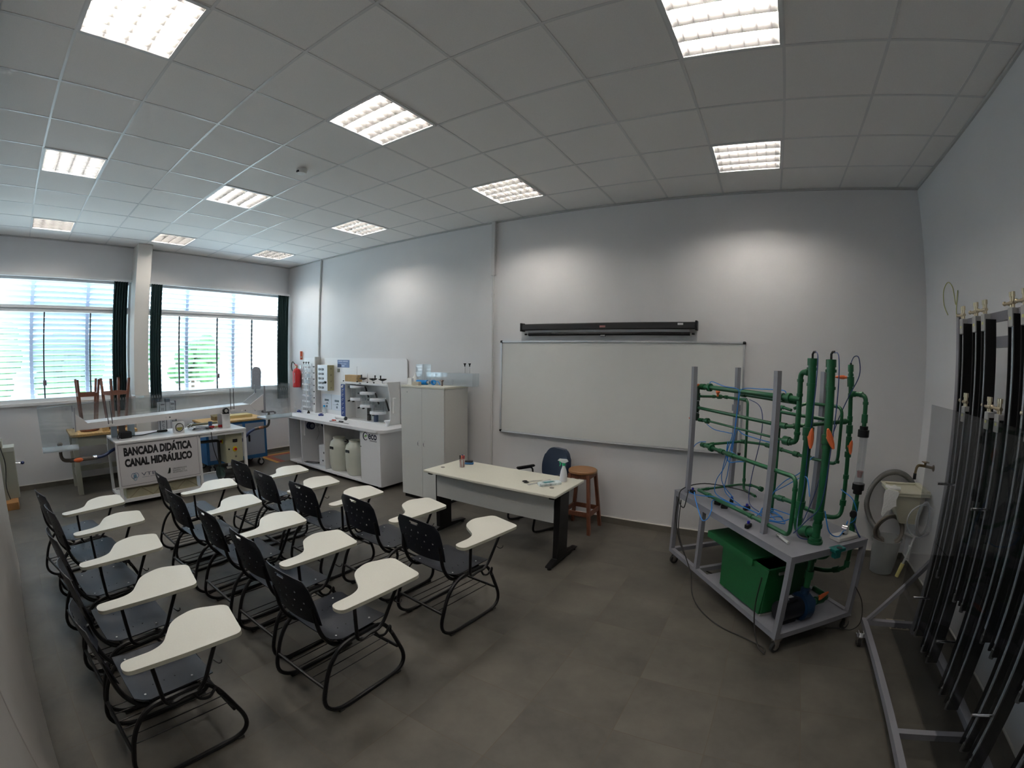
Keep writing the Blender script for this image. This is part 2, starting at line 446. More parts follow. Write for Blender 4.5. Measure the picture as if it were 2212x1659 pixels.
# curtains
CURT = mat('dark_green_fabric', (0.006, 0.028, 0.030), 0.75, noise=0.15, nscale=40)
def curtain(y0, y1, label):
    n = 40; pts = []
    for k in range(n + 1):
        t = k / n; pts.append((0.055 + 0.022 * math.sin(t * (y1 - y0) / 0.045 * 2 * PI), y0 + (y1 - y0) * t))
    back = [(x - 0.006, y) for x, y in pts[::-1]]
    c_ = MB().prism(pts + back, 1.10, 3.195).build('curtain', CURT)
    tag(c_, label, 'curtain', 'dark green curtains drawn aside')
curtain(1.445, 1.685, 'dark green curtain bunched at the right end of the left window, beside the pillar')
curtain(2.10, 2.305, 'dark green curtain bunched just right of the white pillar')
curtain(4.685, 4.925, 'dark green curtain bunched in the corner by the fire extinguisher')
struct(MB().box((0.01, YN, 3.195), (0.075, 1.75, 3.235)).box((0.01, 2.0, 3.195), (0.075, 4.95, 3.235)), 'trim_5', ALUW)
rg = MB().prism(round_poly([(-0.105, 0), (-0.095, 0.34), (-0.03, 0.40), (0.06, 0.385), (0.11, 0.33), (0.095, 0.0)], 0.03), 0.0, 0.03, 0.006,
                fn=lambda a, b, c: (0.008 + c, 4.215 + a, 1.313 + b * 1.12)).build('cloth_rag', mat('grey_cloth', (0.30, 0.32, 0.36), 0.9, noise=0.1, nscale=40))
tag(rg, 'small grey cloth hanging at the foot of the right window', 'cloth')

# ---------------------------------------------------------------- outside: sun louvres, ground, trees
SLAT = mat('louvre_blade', (0.62, 0.72, 0.78), 0.5)
def louvres(y0, y1, posts, label, tilt):
    t = thing('sun_louvre', label, 'louvre', (-0.55, (y0 + y1) / 2, 0.99))
    b = MB(); z = 0.1; hw = (y1 - y0) / 2
    Rm = Matrix.Rotation(math.radians(tilt), 3, 'Y')
    while z < 2.75:
        b.box((-0.045, -hw, z - 0.004), (0.045, hw, z + 0.004), rot=Rm); z += 0.088
    b.build('slats', SLAT, t, smooth=False)
    for p in posts:
        y = p - (y0 + y1) / 2
        MB().box((-0.03, y - 0.03, -1.09), (0.03, y + 0.03, 2.9)).build('post', mat('post_grey', (0.45, 0.50, 0.66), 0.5), t, smooth=False)
louvres(-1.6, 2.05, (0.13, 1.09), 'horizontal white sun louvre outside the left window', -50)
louvres(2.15, 5.9, (2.97, 3.96), 'horizontal white sun louvre outside the right window', -30)
struct(MB().box((-60, -40, -0.3), (-0.2, 60, -0.1)), 'ground', mat('outside_ground', (0.55, 0.56, 0.50), 0.9, noise=0.15, nscale=0.3))
LEAF = mat('leaves', (0.05, 0.13, 0.04), 0.7, noise=0.5, nscale=3)
TRUNK = mat('bark', (0.1, 0.07, 0.05), 0.9)
def tree(x, y, h, r, label):
    t = thing('tree', label, 'tree', (x, y, -0.1), group='trees outside the windows')
    MB().cyl((0, 0, 0), (0, 0, h * 0.6), 0.12, 0.07, 8).build('trunk', TRUNK, t)
    c_ = MB()
    for k in range(26):
        a = random.uniform(0, 2 * PI); rr = r * random.uniform(0.1, 0.8); zz = h * 0.35 + random.random() * h * 0.6
        c_.sph((rr * math.cos(a), rr * math.sin(a), zz), r * random.uniform(0.25, 0.45), seg=7)
    c_.build('crown', LEAF, t)
tree(-11, -1.6, 3.2, 1.7, 'green tree seen through the louvres at the left end of the left window')
tree(-12, 1.6, 2.6, 1.6, 'low green tree seen through the louvres behind the upturned stools')
tree(-16, 5.2, 2.9, 1.2, 'small green tree seen through the right window, left of its middle bar')
tree(-16, 8.4, 3.1, 1.4, 'small green tree seen at the far right of the right window')
# ---------------------------------------------------------------- classroom chairs with writing tablets
SEATM = mat('seat_plastic_blue_black', (0.009, 0.011, 0.018), 0.45, spec=0.4, bump=0.15, nscale=300)
RIVET = mat('rivet', (0.7, 0.7, 0.7), 0.4)
TABM = mat('tablet_laminate', (0.70, 0.69, 0.62), 0.45, noise=0.02, nscale=120)
TABE = mat('tablet_edge', (0.50, 0.50, 0.42), 0.5)

def holed_sheet(nu, nv, fn, holes, thick, slot=None):
    """curved plastic shell as a grid; cells listed in holes are cut through"""
    bm = bmesh.new(); V = [[bm.verts.new(fn(u / nu, v / nv)) for u in range(nu + 1)] for v in range(nv + 1)]
    for v in range(nv):
        for u in range(nu):
            if (u, v) in holes: continue
            bm.faces.new((V[v][u], V[v][u + 1], V[v + 1][u + 1], V[v + 1][u]))
    bmesh.ops.recalc_face_normals(bm, faces=bm.faces)
    bmesh.ops.solidify(bm, geom=list(bm.faces), thickness=thick)
    mb = MB(); mb.add(bm); return mb

def make_chair():
    t = thing('tablet_chair', 'x', 'chair')
    # side frames: one closed bent tube each
    prof = [(0.17, 0.435), (0.235, 0.36), (0.345, 0.10), (0.30, 0.013), (-0.22, 0.013), (-0.315, 0.10), (-0.235, 0.33), (-0.13, 0.435)]
    for sx in (-1, 1):
        x = 0.232 * sx
        pts = bend([(x, y, z) for y, z in prof], 0.085, 5, closed=True)
        MB().tube(pts, 0.0128, 8, closed=True).build('side_frame', BLACKM, t)
    for y, z in ((-0.10, 0.428), (0.13, 0.428), (-0.275, 0.21), (0.285, 0.20)):
        MB().tube([(-0.235, y, z), (0.235, y, z)], 0.011, 8).build('crossbar', BLACKM, t)
    rk = MB()
    for k in range(6):
        x = -0.17 + 0.068 * k
        rk.tube([(x, -0.275, 0.213), (x, 0.285, 0.203)], 0.0035, 6)
    rk.build('book_rack', BLACKM, t)
    # tubes that carry the back
    for sx in (-1, 1):
        MB().tube(bend([(0.19 * sx, 0.15, 0.415), (0.19 * sx, -0.14, 0.405), (0.192 * sx, -0.225, 0.52), (0.185 * sx, -0.245, 0.70)], 0.07, 5), 0.0125, 8).build('back_support', BLACKM, t)
    # seat
    holes = set()
    def seat_fn(u, v):
        x = (u - 0.5) * 0.44; y = -0.17 + v * 0.41
        w = 1 - 0.10 * (v < 0.12) * (0.12 - v) / 0.12 - 0.08 * max(0, (v - 0.9) / 0.1)
        z = 0.447 + 0.010 * (2 * u - 1) ** 2 - 0.05 * max(0, v - 0.85) ** 2 * 30 * 0.3 + 0.02 * max(0, 0.15 - v) / 0.15
        return (x * w, y, z)
    rv = holed_sheet(14, 12, seat_fn, holes, 0.005).m(1)
    for x in (-0.17, 0.17):
        for y in (-0.11, 0.14): rv.cyl((x, y, 0.449), (x, y, 0.4575), 0.006, seg=8)
    hp = rv.m(2)
    for j in range(3):
        for i in range(2): hp.cyl((-0.11 + 0.22 * i, -0.05 + j * 0.06, 0.446), (-0.11 + 0.22 * i, -0.05 + j * 0.06, 0.4525), 0.004, seg=6)
    hp.build('seat', [SEATM, RIVET, BLACKM], t, ang=60)
    # back shell with vents and a hand slot
    holes = set()
    nu, nv = 31, 25
    for v in (6, 11, 16):
        for k in range(5 if v == 11 else 4):
            u = (5 + 5 * k) if v == 11 else (7 + 5 * k)
            holes.add((u, v))
    for u in range(12, 19): holes.add((u, 22))
    for u in range(13, 18): holes.add((u, 21))
    def back_fn(u, v):
        w = 0.205 + 0.012 * math.sin(v * PI) - 0.03 * max(0, v - 0.85) / 0.15
        x = (2 * u - 1) * w
        z = 0.585 + v * 0.275 + 0.020 * (1 - (2 * u - 1) ** 2) * v
        y = -0.215 - v * 0.065 - 0.035 * (1 - (2 * u - 1) ** 2)
        return (x, y, z)
    holed_sheet(nu, nv, back_fn, holes, 0.005).build('backrest', SEATM, t, ang=60)
    # writing tablet
    outl = round_poly([(0.262, -0.19), (0.352, -0.19), (0.372, 0.10), (0.385, 0.375), (0.10, 0.435), (0.028, 0.27), (0.070, 0.135), (0.235, 0.035), (0.262, -0.03)],
                      [0.045, 0.045, 0, 0.04, 0.045, 0.05, 0.06, 0.09, 0.04], 6)
    MB().prism(outl, 0.722, 0.7235).build('tablet_top', TABM, t)
    MB().prism(outl, 0.703, 0.7225).build('tablet', TABE, t)
    MB().tube(bend([(0.30, -0.06, 0.705), (0.285, -0.055, 0.46), (0.27, -0.02, 0.425), (0.26, 0.06, 0.43), (0.262, 0.13, 0.425), (0.27, 0.17, 0.47), (0.31, 0.27, 0.705)], 0.03, 4), 0.0105, 8).build('tablet_support', BLACKM, t)
    MB().tube(spline([(0.262, 0.09, 0.432), (0.262, 0.12, 0.38), (0.262, 0.17, 0.365), (0.262, 0.215, 0.40), (0.25, 0.225, 0.35), (0.237, 0.255, 0.32)], 4), 0.008, 7).build('brace', BLACKM, t)
    MB().tube(spline([(0.295, 0.23, 0.58), (0.315, 0.245, 0.565), (0.33, 0.255, 0.575), (0.335, 0.255, 0.59)], 3), 0.003, 5).build('bag_hook', BLACKM, t)
    for sx in (-1, 1):
        for y in (-0.2, 0.27): MB().box((0.232 * sx - 0.013, y - 0.02, 0.0), (0.232 * sx + 0.013, y + 0.02, 0.012), 0.003).build('foot_pad', RUBBER, t)
    return t
ch0 = make_chair()
TIPS = {'A': [((6.505, .181), (.076, .551)), ((5.921, .199), (.05, .54)), ((5.298, .201), (.008, .568)), ((4.693, .24), (-.016, .564)), ((4.132, .209), (-.073, .567))],
        'B': [((6.713, 1.189), (.077, .552)), ((6.084, 1.258), (.069, .515)), ((5.483, 1.25), (.074, .535)), ((4.858, 1.219), (.021, .562)), ((4.17, 1.291), (.059, .515))],
        'C': [((6.723, 2.188), (.138, .486)), ((6.035, 2.236), (.113, .522)), ((5.375, 2.16), (.077, .546)), ((4.788, 2.103), (.08, .559)), ((4.183, 2.148), (.045, .543))]}
ROWN = {'A': 'in the back row', 'B': 'in the middle row', 'C': 'in the row nearest the whiteboard'}
POSN = ['closest to the camera', 'second from the camera', 'third from the camera', 'fourth from the camera', 'farthest from the camera']
first = True
for rowk in 'ABC':
    for k, (tip, d) in enumerate(TIPS[rowk]):
        ang = math.atan2(0.54, 0.085) - math.atan2(d[1], d[0]); ang = -ang * 0.75
        o = ch0 if first else copy_tree(ch0)
        first = False
        lx, ly = 0.30, -0.185
        ox = tip[0] - (lx * math.cos(ang) - ly * math.sin(ang)); oy = tip[1] - (lx * math.sin(ang) + ly * math.cos(ang))
        o.location = (ox, oy, 0); o.rotation_euler = (0, 0, ang)
        tag(o, 'black writing-tablet chair ' + ROWN[rowk] + ', ' + POSN[k], group='chairs with writing tablets')
# ---------------------------------------------------------------- board wall
wb = thing('whiteboard', 'large blank whiteboard with thin aluminium frame on the long wall', 'whiteboard', (6.78, YF, 0.985))
MB().box((-1.485, -0.018, 0.012), (1.485, -0.003, 1.175)).build('board_surface', mat('whiteboard_enamel', (0.70, 0.71, 0.70), 0.28, noise=0.015, nscale=4), wb, smooth=False)
fm = MB(); fm.box((-1.5, -0.028, 1.17), (1.5, 0, 1.19)).box((-1.5, -0.028, 0.0), (1.5, 0, 0.02)).box((-1.5, -0.028, 0.02), (-1.48, 0, 1.17)).box((1.48, -0.028, 0.02), (1.5, 0, 1.17)).box((-1.45, -0.06, 0), (1.45, -0.028, 0.006))
fm.build('frame', ALU, wb, smooth=False)
for sx in (-1, 1):
    for z in (0.0, 1.165): MB().box((sx * 1.49 - 0.018, -0.033, z - 0.003), (sx * 1.49 + 0.018, 0, z + 0.03), 0.008).build('corner_cap', BLACKP, wb)

ps = thing('projection_screen', 'rolled-up black projection screen mounted above the whiteboard', 'projection screen', (6.69, YF, 2.30))
MB().box((-1.065, -0.085, 0.0), (1.065, -0.008, 0.078), 0.01).build('case', mat('screen_case', (0.02, 0.02, 0.022), 0.35), ps)
for sx in (-1, 1):
    MB().box((sx * 1.072 - 0.012, -0.095, -0.012), (sx * 1.072 + 0.012, 0, 0.092), 0.004).build('end_cap', BLACKP, ps)
MB().box((-0.99, -0.05, -0.03), (0.99, -0.046, 0.0)).build('screen_fabric', mat('screen_fabric', (0.6, 0.6, 0.62), 0.8), ps, smooth=False)
MB().cyl((-0.98, -0.048, -0.048), (1.0, -0.048, -0.048), 0.02).build('bottom_bar', BLACKP, ps)
for sx, x in ((-1, -1.02), (1, 1.035)):
    MB().cyl((x - 0.015, -0.048, -0.048), (x + 0.015, -0.048, -0.048), 0.011).m(1).cyl((min(x, sx * 0.985), -0.048, -0.048), (max(x, sx * 0.985), -0.048, -0.048), 0.006).build('bar_tip', [BLACKP, CHROME], ps)
MB().box((-0.03, -0.07, -0.082), (0.03, -0.03, -0.062), 0.006).build('pull_handle', mat('grey_handle', (0.3, 0.3, 0.3), 0.4), ps)
mb_ = MB().box((-0.03, -0.0875, 0.022), (0.04, -0.0855, 0.045)).build('label_plate', mat('silver_red_label', (0.45, 0.2, 0.2), 0.4), ps, smooth=False)
MB().box((0.87, -0.0875, 0.045), (0.93, -0.0855, 0.066)).build('label_plate', mat('white_label', (0.7, 0.7, 0.72), 0.5), ps, smooth=False)

CONDM = mat('conduit_paint', (0.66, 0.655, 0.66), 0.45)
def conduit(x, z0, z1, joints, label, r=0.0125, box=None):
    t = thing('conduit', label, 'conduit', (x, YF, z0))
    MB().cyl((0, -0.02, 0), (0, -0.02, z1 - z0), r, seg=12).build('pipe', CONDM, t)
    for z in joints: MB().cyl((0, -0.02, z - z0 - 0.025), (0, -0.02, z - z0 + 0.025), r + 0.006, seg=12).build('coupling', CONDM, t)
    if box: MB().box((-0.028, -0.045, box[0] - z0), (0.028, 0, box[1] - z0), 0.004).build('duct_box', CONDM, t)
    return t
conduit(1.205, 0.9, H, (3.2, 2.2), 'thin light grey conduit rising from the white lab bench panel to the ceiling', 0.016)
conduit(5.145, 0.32, H, (2.78, 1.83, 1.02), 'thin white conduit down the wall just left of the whiteboard', 0.0125, (3.05, H))

# ---------------------------------------------------------------- tall cabinet and what lies on it
cb = thing('tall_cabinet', 'tall pale two-door cabinet between the white lab bench and the desk', 'cabinet', (4.04, 4.35, 0))
CABM = mat('cabinet_laminate', (0.62, 0.62, 0.60), 0.5, noise=0.03, nscale=110)
MB().box((0, 0.02, 0.05), (0.77, 0.50, 1.545)).build('body', CABM, cb, smooth=False)
MB().box((-0.006, -0.004, 1.545), (0.776, 0.505, 1.57), 0.002).build('top_panel', MELAM, cb, smooth=False)
MB().box((0.02, 0.03, 0), (0.75, 0.49, 0.05)).build('plinth', BLACKM, cb, smooth=False)
for k, x0 in ((0, 0.002), (1, 0.3865)):
    d = MB().box((x0, 0, 0.055), (x0 + 0.3815, 0.019, 1.541), 0.0015).build('door', CABM, cb, smooth=False)
    hx = 0.335 if k == 0 else 0.435
    MB().tube(bend([(hx, 0, 0.765), (hx, -0.028, 0.775), (hx, -0.028, 0.83), (hx, 0, 0.84)], 0.02, 5), 0.004, 8).build('handle', CHROME, d)
    if k == 0: MB().cyl((0.12, 0.0, 1.48), (0.12, -0.006, 1.48), 0.008).build('lock', CHROME, d)
CZ = 1.57
CLR = clear('clear_plastic', (0.93, 0.95, 0.96), haze=0.05)
def open_box(mb, lo, hi, t=0.004, top=False):
    x0, y0, z0 = lo; x1, y1, z1 = hi
    mb.box((x0, y0, z0), (x1, y1, z0 + t)).box((x0, y0, z0 + t), (x0 + t, y1, z1)).box((x1 - t, y0, z0 + t), (x1, y1, z1)).box((x0 + t, y0, z0 + t), (x1 - t, y0 + t, z1)).box((x0 + t, y1 - t, z0 + t), (x1 - t, y1, z1))
    return mb
a1 = thing('clear_case', 'tall clear plastic case at the left end of the tall cabinet top', 'plastic case', (3.98, 4.70, CZ), group=None)
open_box(MB(), (0.06, -0.06, 0), (0.19, 0.12, 0.28)).build('shell', CLR, a1, smooth=False)
a2 = thing('acrylic_channel', 'long clear acrylic channel lying on the tall cabinet, overhanging its right side', 'acrylic channel', (4.22, 4.72, CZ))
open_box(MB(), (0.0, -0.05, 0), (0.80, 0.10, 0.17)).build('trough', CLR, a2, smooth=False)
MB().box((0.40, -0.05, 0.172), (0.80, 0.10, 0.176)).build('lid', CLR, a2, smooth=False)
for x in (0.62, 0.70):
    r_ = MB().cyl((x, 0.02, 0.17), (x, 0.02, 0.27), 0.006, seg=8).build('clear_rod', mat('milky_rod', (0.75, 0.75, 0.77), 0.3), a2)
    MB().lathe([(0.004, 0), (0.008, 0.0), (0.008, 0.02), (0.018, 0.035), (0.018, 0.042), (0.002, 0.042)], (x, 0.02, 0.262), seg=12).build('knob', BLACKP, r_)
pm = thing('hand_pump', 'bright blue cylinder pump with wrapped blue hose on the tall cabinet top', 'pump', (4.25, 4.56, CZ))
PB = mat('bright_blue', (0.0, 0.22, 0.62), 0.4)
MB().cyl((-0.10, 0, 0.035), (0.075, 0.01, 0.035), 0.032, seg=20).build('barrel', PB, pm)
MB().cyl((0.075, 0.01, 0.035), (0.12, 0.012, 0.035), 0.02, seg=16).build('coupling', mat('steel_nut', (0.6, 0.6, 0.6), 0.3, 0.8), pm)
MB().tube([(0.17 + 0.033 * math.cos(a), 0.012 + 0.004 * a, 0.038 + 0.028 * math.sin(a)) for a in [k * 0.5 for k in range(22)]], 0.009, 8).build('hose', PB, pm)
MB().tube(spline([(0.20, 0.05, 0.05), (0.24, 0.05, 0.05), (0.27, 0.05, 0.008)], 5), 0.006, 7).build('hose_end', PB, pm)
cn = thing('funnel_filter', 'white cone-shaped plastic piece standing on the left of the tall cabinet top', 'funnel', (4.10, 4.57, CZ))
MB().lathe([(0.06, 0), (0.062, 0.03), (0.05, 0.07), (0.012, 0.135), (0.008, 0.16)], seg=20).build('cone', mat('white_plastic', (0.8, 0.8, 0.8), 0.4), cn)
MB().box((-0.05, -0.11, 0), (0.03, -0.062, 0.09), 0.004).build('stand', mat('white_plastic', (0.8, 0.8, 0.8), 0.4), cn)
wbx = MB().box((-0.06, -0.03, 0), (0.06, 0.03, 0.05), 0.003).build('small_carton', mat('beige_card', (0.5, 0.46, 0.38), 0.7))
wbx.location = (4.27, 4.42, CZ); tag(wbx, 'small beige box at the front edge of the tall cabinet top', 'box')
tp = thing('brass_tap', 'small brown tap fitting standing near the right of the tall cabinet top', 'tap', (4.60, 4.56, CZ))
MB().cyl((0, 0, 0), (0, 0, 0.06), 0.012).sph((0, 0, 0.065), 0.018).cyl((-0.03, 0, 0.075), (0.03, 0, 0.075), 0.005).build('tap_body', mat('brown_fitting', (0.14, 0.11, 0.10), 0.4), tp)

# ---------------------------------------------------------------- teacher desk
dk = thing('desk', 'long cream-topped teacher desk with black steel legs in front of the whiteboard', 'desk', (6.035, 3.785, 0), math.radians(-1.2))
MB().box((-0.79, -0.32, 0.725), (0.79, 0.32, 0.75), 0.004).build('desktop', MELAM, dk, smooth=False)
MB().box((-0.735, -0.165, 0.43), (0.70, -0.147, 0.725)).build('modesty_panel', CABM, dk, smooth=False)
for sx in (-1, 1):
    lg = MB().box((sx * 0.73 - 0.03, -0.16, 0.05), (sx * 0.73 + 0.03, 0.04, 0.70), 0.006).box((sx * 0.73 - 0.025, -0.28, 0.70), (sx * 0.73 + 0.025, 0.28, 0.725)).build('leg', BLACKM, dk)
    MB().prism([(-0.30, 0.025), (0.30, 0.025), (0.30, 0.035), (0.06, 0.07), (-0.18, 0.07), (-0.30, 0.04)], -0.028, 0.028, fn=lambda a, b, c, s_=sx: (s_ * 0.73 + c, a, b)).build('foot', BLACKM, dk, smooth=False)
    for y in (-0.27, 0.27): MB().cyl((sx * 0.73, y, 0), (sx * 0.73, y, 0.028), 0.02, 0.016, 12).build('glide', RUBBER, dk)
for x, y in ((-0.70, -0.10), (0.64, -0.10)): MB().cyl((x, y, 0.75), (x, y, 0.753), 0.022, seg=20).build('cable_cap', mat('cap_grey', (0.16, 0.15, 0.13), 0.5), dk)
DZ = 0.751
cup = thing('marker_cup', 'clear cup of whiteboard markers near the left end of the desk', 'cup', (5.50, 3.83, DZ))
MB().lathe([(0.030, 0), (0.034, 0.10), (0.0325, 0.10), (0.0285, 0.003), (0.001, 0.003)], seg=20, cap=False).build('cup_wall', clear('cup_plastic', (0.92, 0.90, 0.90), haze=0.12), cup)
pcs = [(0.45, 0.02, 0.02), (0.75, 0.75, 0.75), (0.02, 0.03, 0.25), (0.75, 0.75, 0.75), (0.02, 0.02, 0.02), (0.7, 0.12, 0.05)]
for k, c in enumerate(pcs):
    a = k * 1.05; t_ = (0.023 * math.cos(a), 0.023 * math.sin(a)); b_ = (0.017 * math.cos(a + .3), 0.017 * math.sin(a + .3))
    o = MB().cyl((b_[0], b_[1], 0.005), (t_[0], t_[1], 0.125), 0.0068, seg=10).m(1).cyl((t_[0] * 1.0, t_[1] * 1.0, 0.09), (t_[0] * 1.12, t_[1] * 1.12, 0.135), 0.0076, seg=10).build('marker_pen', [mat('pen_body_%d' % (k % 2), (0.75, 0.75, 0.75) if k % 2 else (0.4, 0.1, 0.08), 0.4), mat('pen_cap_%d' % k, c, 0.4)])
    o.location = cup.location
    tag(o, ['dark red', 'white', 'dark blue', 'pale', 'black', 'orange-red'][k] + '-capped marker pen standing in the clear cup on the desk', 'marker pen', 'marker pens in the cup')
er = thing('board_eraser', 'dark blue whiteboard eraser beside the marker cup', 'eraser', (5.475, 3.985, DZ), 0.5)
MB().box((-0.055, -0.025, 0), (0.055, 0.025, 0.022), 0.004).build('felt', BLUEP, er)
MB().box((-0.045, -0.02, 0.022), (0.05, 0.02, 0.045), 0.008).build('grip', BLACKP, er)
sb = thing('spray_bottle', 'white spray bottle with green trigger at the right end of the desk', 'spray bottle', (6.67, 3.935, DZ))
MB().lathe([(0.034, 0), (0.037, 0.01), (0.036, 0.06), (0.028, 0.11), (0.014, 0.15), (0.013, 0.165)], seg=24).build('bottle', mat('milky_plastic', (0.72, 0.73, 0.78), 0.35), sb)
MB().cyl((0, 0, 0.16), (0, 0, 0.185), 0.017, seg=16).build('collar', mat('green_trigger', (0.02, 0.45, 0.20), 0.4), sb)
MB().prism([(-0.065, 0.205), (-0.05, 0.222), (0.03, 0.226), (0.045, 0.205), (0.015, 0.188), (-0.02, 0.188), (-0.03, 0.20)], -0.012, 0.012, 0.003, fn=lambda a, b, c: (a, c, b)).build('head', mat('clear_white', (0.72, 0.75, 0.75), 0.4), sb)
MB().prism([(-0.05, 0.20), (-0.038, 0.20), (-0.030, 0.17), (-0.042, 0.15), (-0.046, 0.152), (-0.040, 0.172)], -0.006, 0.006, fn=lambda a, b, c: (a, c, b)).build('trigger', mat('green_trigger', (0.02, 0.45, 0.20), 0.4), sb)
sc = thing('scissors', 'black-handled scissors lying open on the desk', 'scissors', (6.385, 3.72, DZ), 0.9)
for sx in (-1, 1):
    MB().tube([(-0.02 + 0.022 * math.cos(a), sx * 0.02 + 0.014 * math.sin(a), 0.007) for a in [k * PI / 8 for k in range(16)]], 0.005, 7, closed=True).build('grip', BLACKP, sc)
    MB().prism([(0.0, sx * 0.003), (0.06, sx * 0.008), (0.165, -sx * 0.001), (0.06, -sx * 0.004)], 0.004 + 0.002 * sx, 0.006 + 0.002 * sx).build('blade', CHROME, sc, smooth=False)
ru = MB().box((-0.15, -0.014, 0), (0.15, 0.014, 0.0025)).build('ruler', clear('ruler_plastic', (0.82, 0.84, 0.82), haze=0.35), smooth=False)
ru.location = (6.49, 3.775, DZ); ru.rotation_euler = (0, 0, 1.22); tag(ru, 'clear plastic ruler lying on the desk between the scissors and the wipes packet', 'ruler')
pk = thing('wipes_packet', 'white and teal soft packet lying on the desk before the spray bottle', 'packet', (6.60, 3.765, DZ), 0.95)
MB().prism(round_poly([(-0.12, -0.05), (0.11, -0.055), (0.12, 0.045), (-0.11, 0.05)], 0.015), 0.0, 0.022, 0.009).build('pouch', mat('packet_print', (0.55, 0.62, 0.64), 0.4, noise=0.5, nscale=22), pk)
MB().box((-0.06, -0.02, 0.0225), (0.05, 0.025, 0.024)).build('label_patch', mat('teal_print', (0.05, 0.22, 0.25), 0.4, noise=0.4, nscale=60), pk, smooth=False)

# ---------------------------------------------------------------- office chair and stool
oc = thing('office_chair', 'navy upholstered visitor chair on black sled tubes behind the desk', 'chair', (6.09, 4.53, 0), math.radians(-24.5 + 180))
NAVY = mat('navy_vinyl', (0.008, 0.018, 0.045), 0.38)
# local: +y is the way it faces
MB().prism(rrect(-0.23, -0.22, 0.23, 0.23, 0.08), 0.42, 0.49, 0.02).build('seat', NAVY, oc)
def bk(a, b, c): return (a, -0.235 - (b - 0.5) * 0.16 + c - 0.025 * (1 - (a / 0.2) ** 2), b)
MB().prism(round_poly([(-0.20, 0.50), (0.20, 0.50), (0.24, 0.68), (0.18, 0.88), (-0.18, 0.88), (-0.24, 0.68)], [0.05, 0.05, 0.1, 0.12, 0.12, 0.1], 6), -0.03, 0.03, 0.015, fn=bk).build('backrest', NAVY, oc)
MB().tube(spline([(0, -0.05, 0.41), (0, -0.22, 0.42), (0, -0.27, 0.52), (0, -0.275, 0.62)], 5), 0.018, 8).build('back_bracket', BLACKM, oc)
fr = MB().tube(bend([(-0.24, -0.20, 0.40), (-0.25, 0.20, 0.40), (-0.25, 0.27, 0.03), (-0.25, 0.18, 0.013), (-0.24, -0.24, 0.013), (0.24, -0.24, 0.013), (0.25, 0.18, 0.013), (0.25, 0.27, 0.03), (0.25, 0.20, 0.40), (0.24, -0.20, 0.40)], 0.06, 5), 0.0135, 8)
fr.build('sled_frame', BLACKM, oc)
for y in (-0.12, 0.13): MB().box((-0.24, y - 0.015, 0.395), (0.24, y + 0.015, 0.42)).build('seat_bar', BLACKM, oc, smooth=False)
for sx in (-1, 1):
    MB().tube(bend([(sx * 0.24, -0.13, 0.405), (sx * 0.285, -0.13, 0.42), (sx * 0.285, -0.12, 0.62), (sx * 0.285, 0.10, 0.62)], 0.05, 5), 0.011, 8).build('arm_tube', BLACKM, oc)
    MB().prism(rrect(sx * 0.285 - 0.025, -0.15, sx * 0.285 + 0.025, 0.12, 0.022), 0.622, 0.648, 0.008).build('armrest', BLACKP, oc)

def make_stool(label, loc, rz, hgt=0.71, spread=0.175, rad=0.165, wood=None, topm=None, name='wooden_stool', group=None):
    t = thing(name, label, 'stool', loc, rz, group)
    wood = wood or DWOOD; topm = topm or wood
    MB().lathe([(rad - 0.01, hgt - 0.035), (rad, hgt - 0.028), (rad, hgt - 0.008), (rad - 0.008, hgt), (0.002, hgt)], seg=36).build('seat', topm, t)
    s0 = spread * 0.62
    ap = MB()
    for a in range(4):
        c, s = (1, 1, -1, -1)[a], (1, -1, -1, 1)[a]
        p0 = Vector((c * spread, s * spread, 0)); p1 = Vector((c * s0, s * s0, hgt - 0.035)); w = 0.018
        b = MB(); bm = b.bm; vs = []
        for p in (p0, p1): vs.append([bm.verts.new(p + Vector((dx * w, dy * w, 0))) for dx, dy in ((-1, -1), (1, -1), (1, 1), (-1, 1))])
        bm.faces.new(vs[0][::-1]); bm.faces.new(vs[1])
        for k in range(4): bm.faces.new((vs[0][k], vs[0][(k + 1) % 4], vs[1][(k + 1) % 4], vs[1][k]))
        b.build('leg', wood, t, smooth=False)
    def ring(z, hz, zz):
        q = spread + (s0 - spread) * z / (hgt - 0.035)
        for k in range(4):
            ax = k % 2; sg = 1 if k < 2 else -1; z_ = z + (zz if ax else 0); q_ = spread + (s0 - spread) * z_ / (hgt - 0.035)
            lo = (-q_ + 0.014, sg * q_ - 0.01, z_) if not ax else (sg * q_ - 0.01, -q_ + 0.014, z_)
            hi = (q_ - 0.014, sg * q_ + 0.01, z_ + hz) if not ax else (sg * q_ + 0.01, q_ - 0.014, z_ + hz)
            MB().box(lo, hi).build('rung' if z < 0.5 else 'apron', wood, t, smooth=False)
    ring(0.20, 0.05, 0.0); ring(hgt - 0.085, 0.048, 0)
    return t
STOPM = mat('brown_stool_top', (0.27, 0.13, 0.05), 0.4, noise=0.15, nscale=5)
make_stool('wooden stool with round brown seat standing beside the desk below the whiteboard', (6.59, 4.65, 0), 0.0, topm=STOPM)
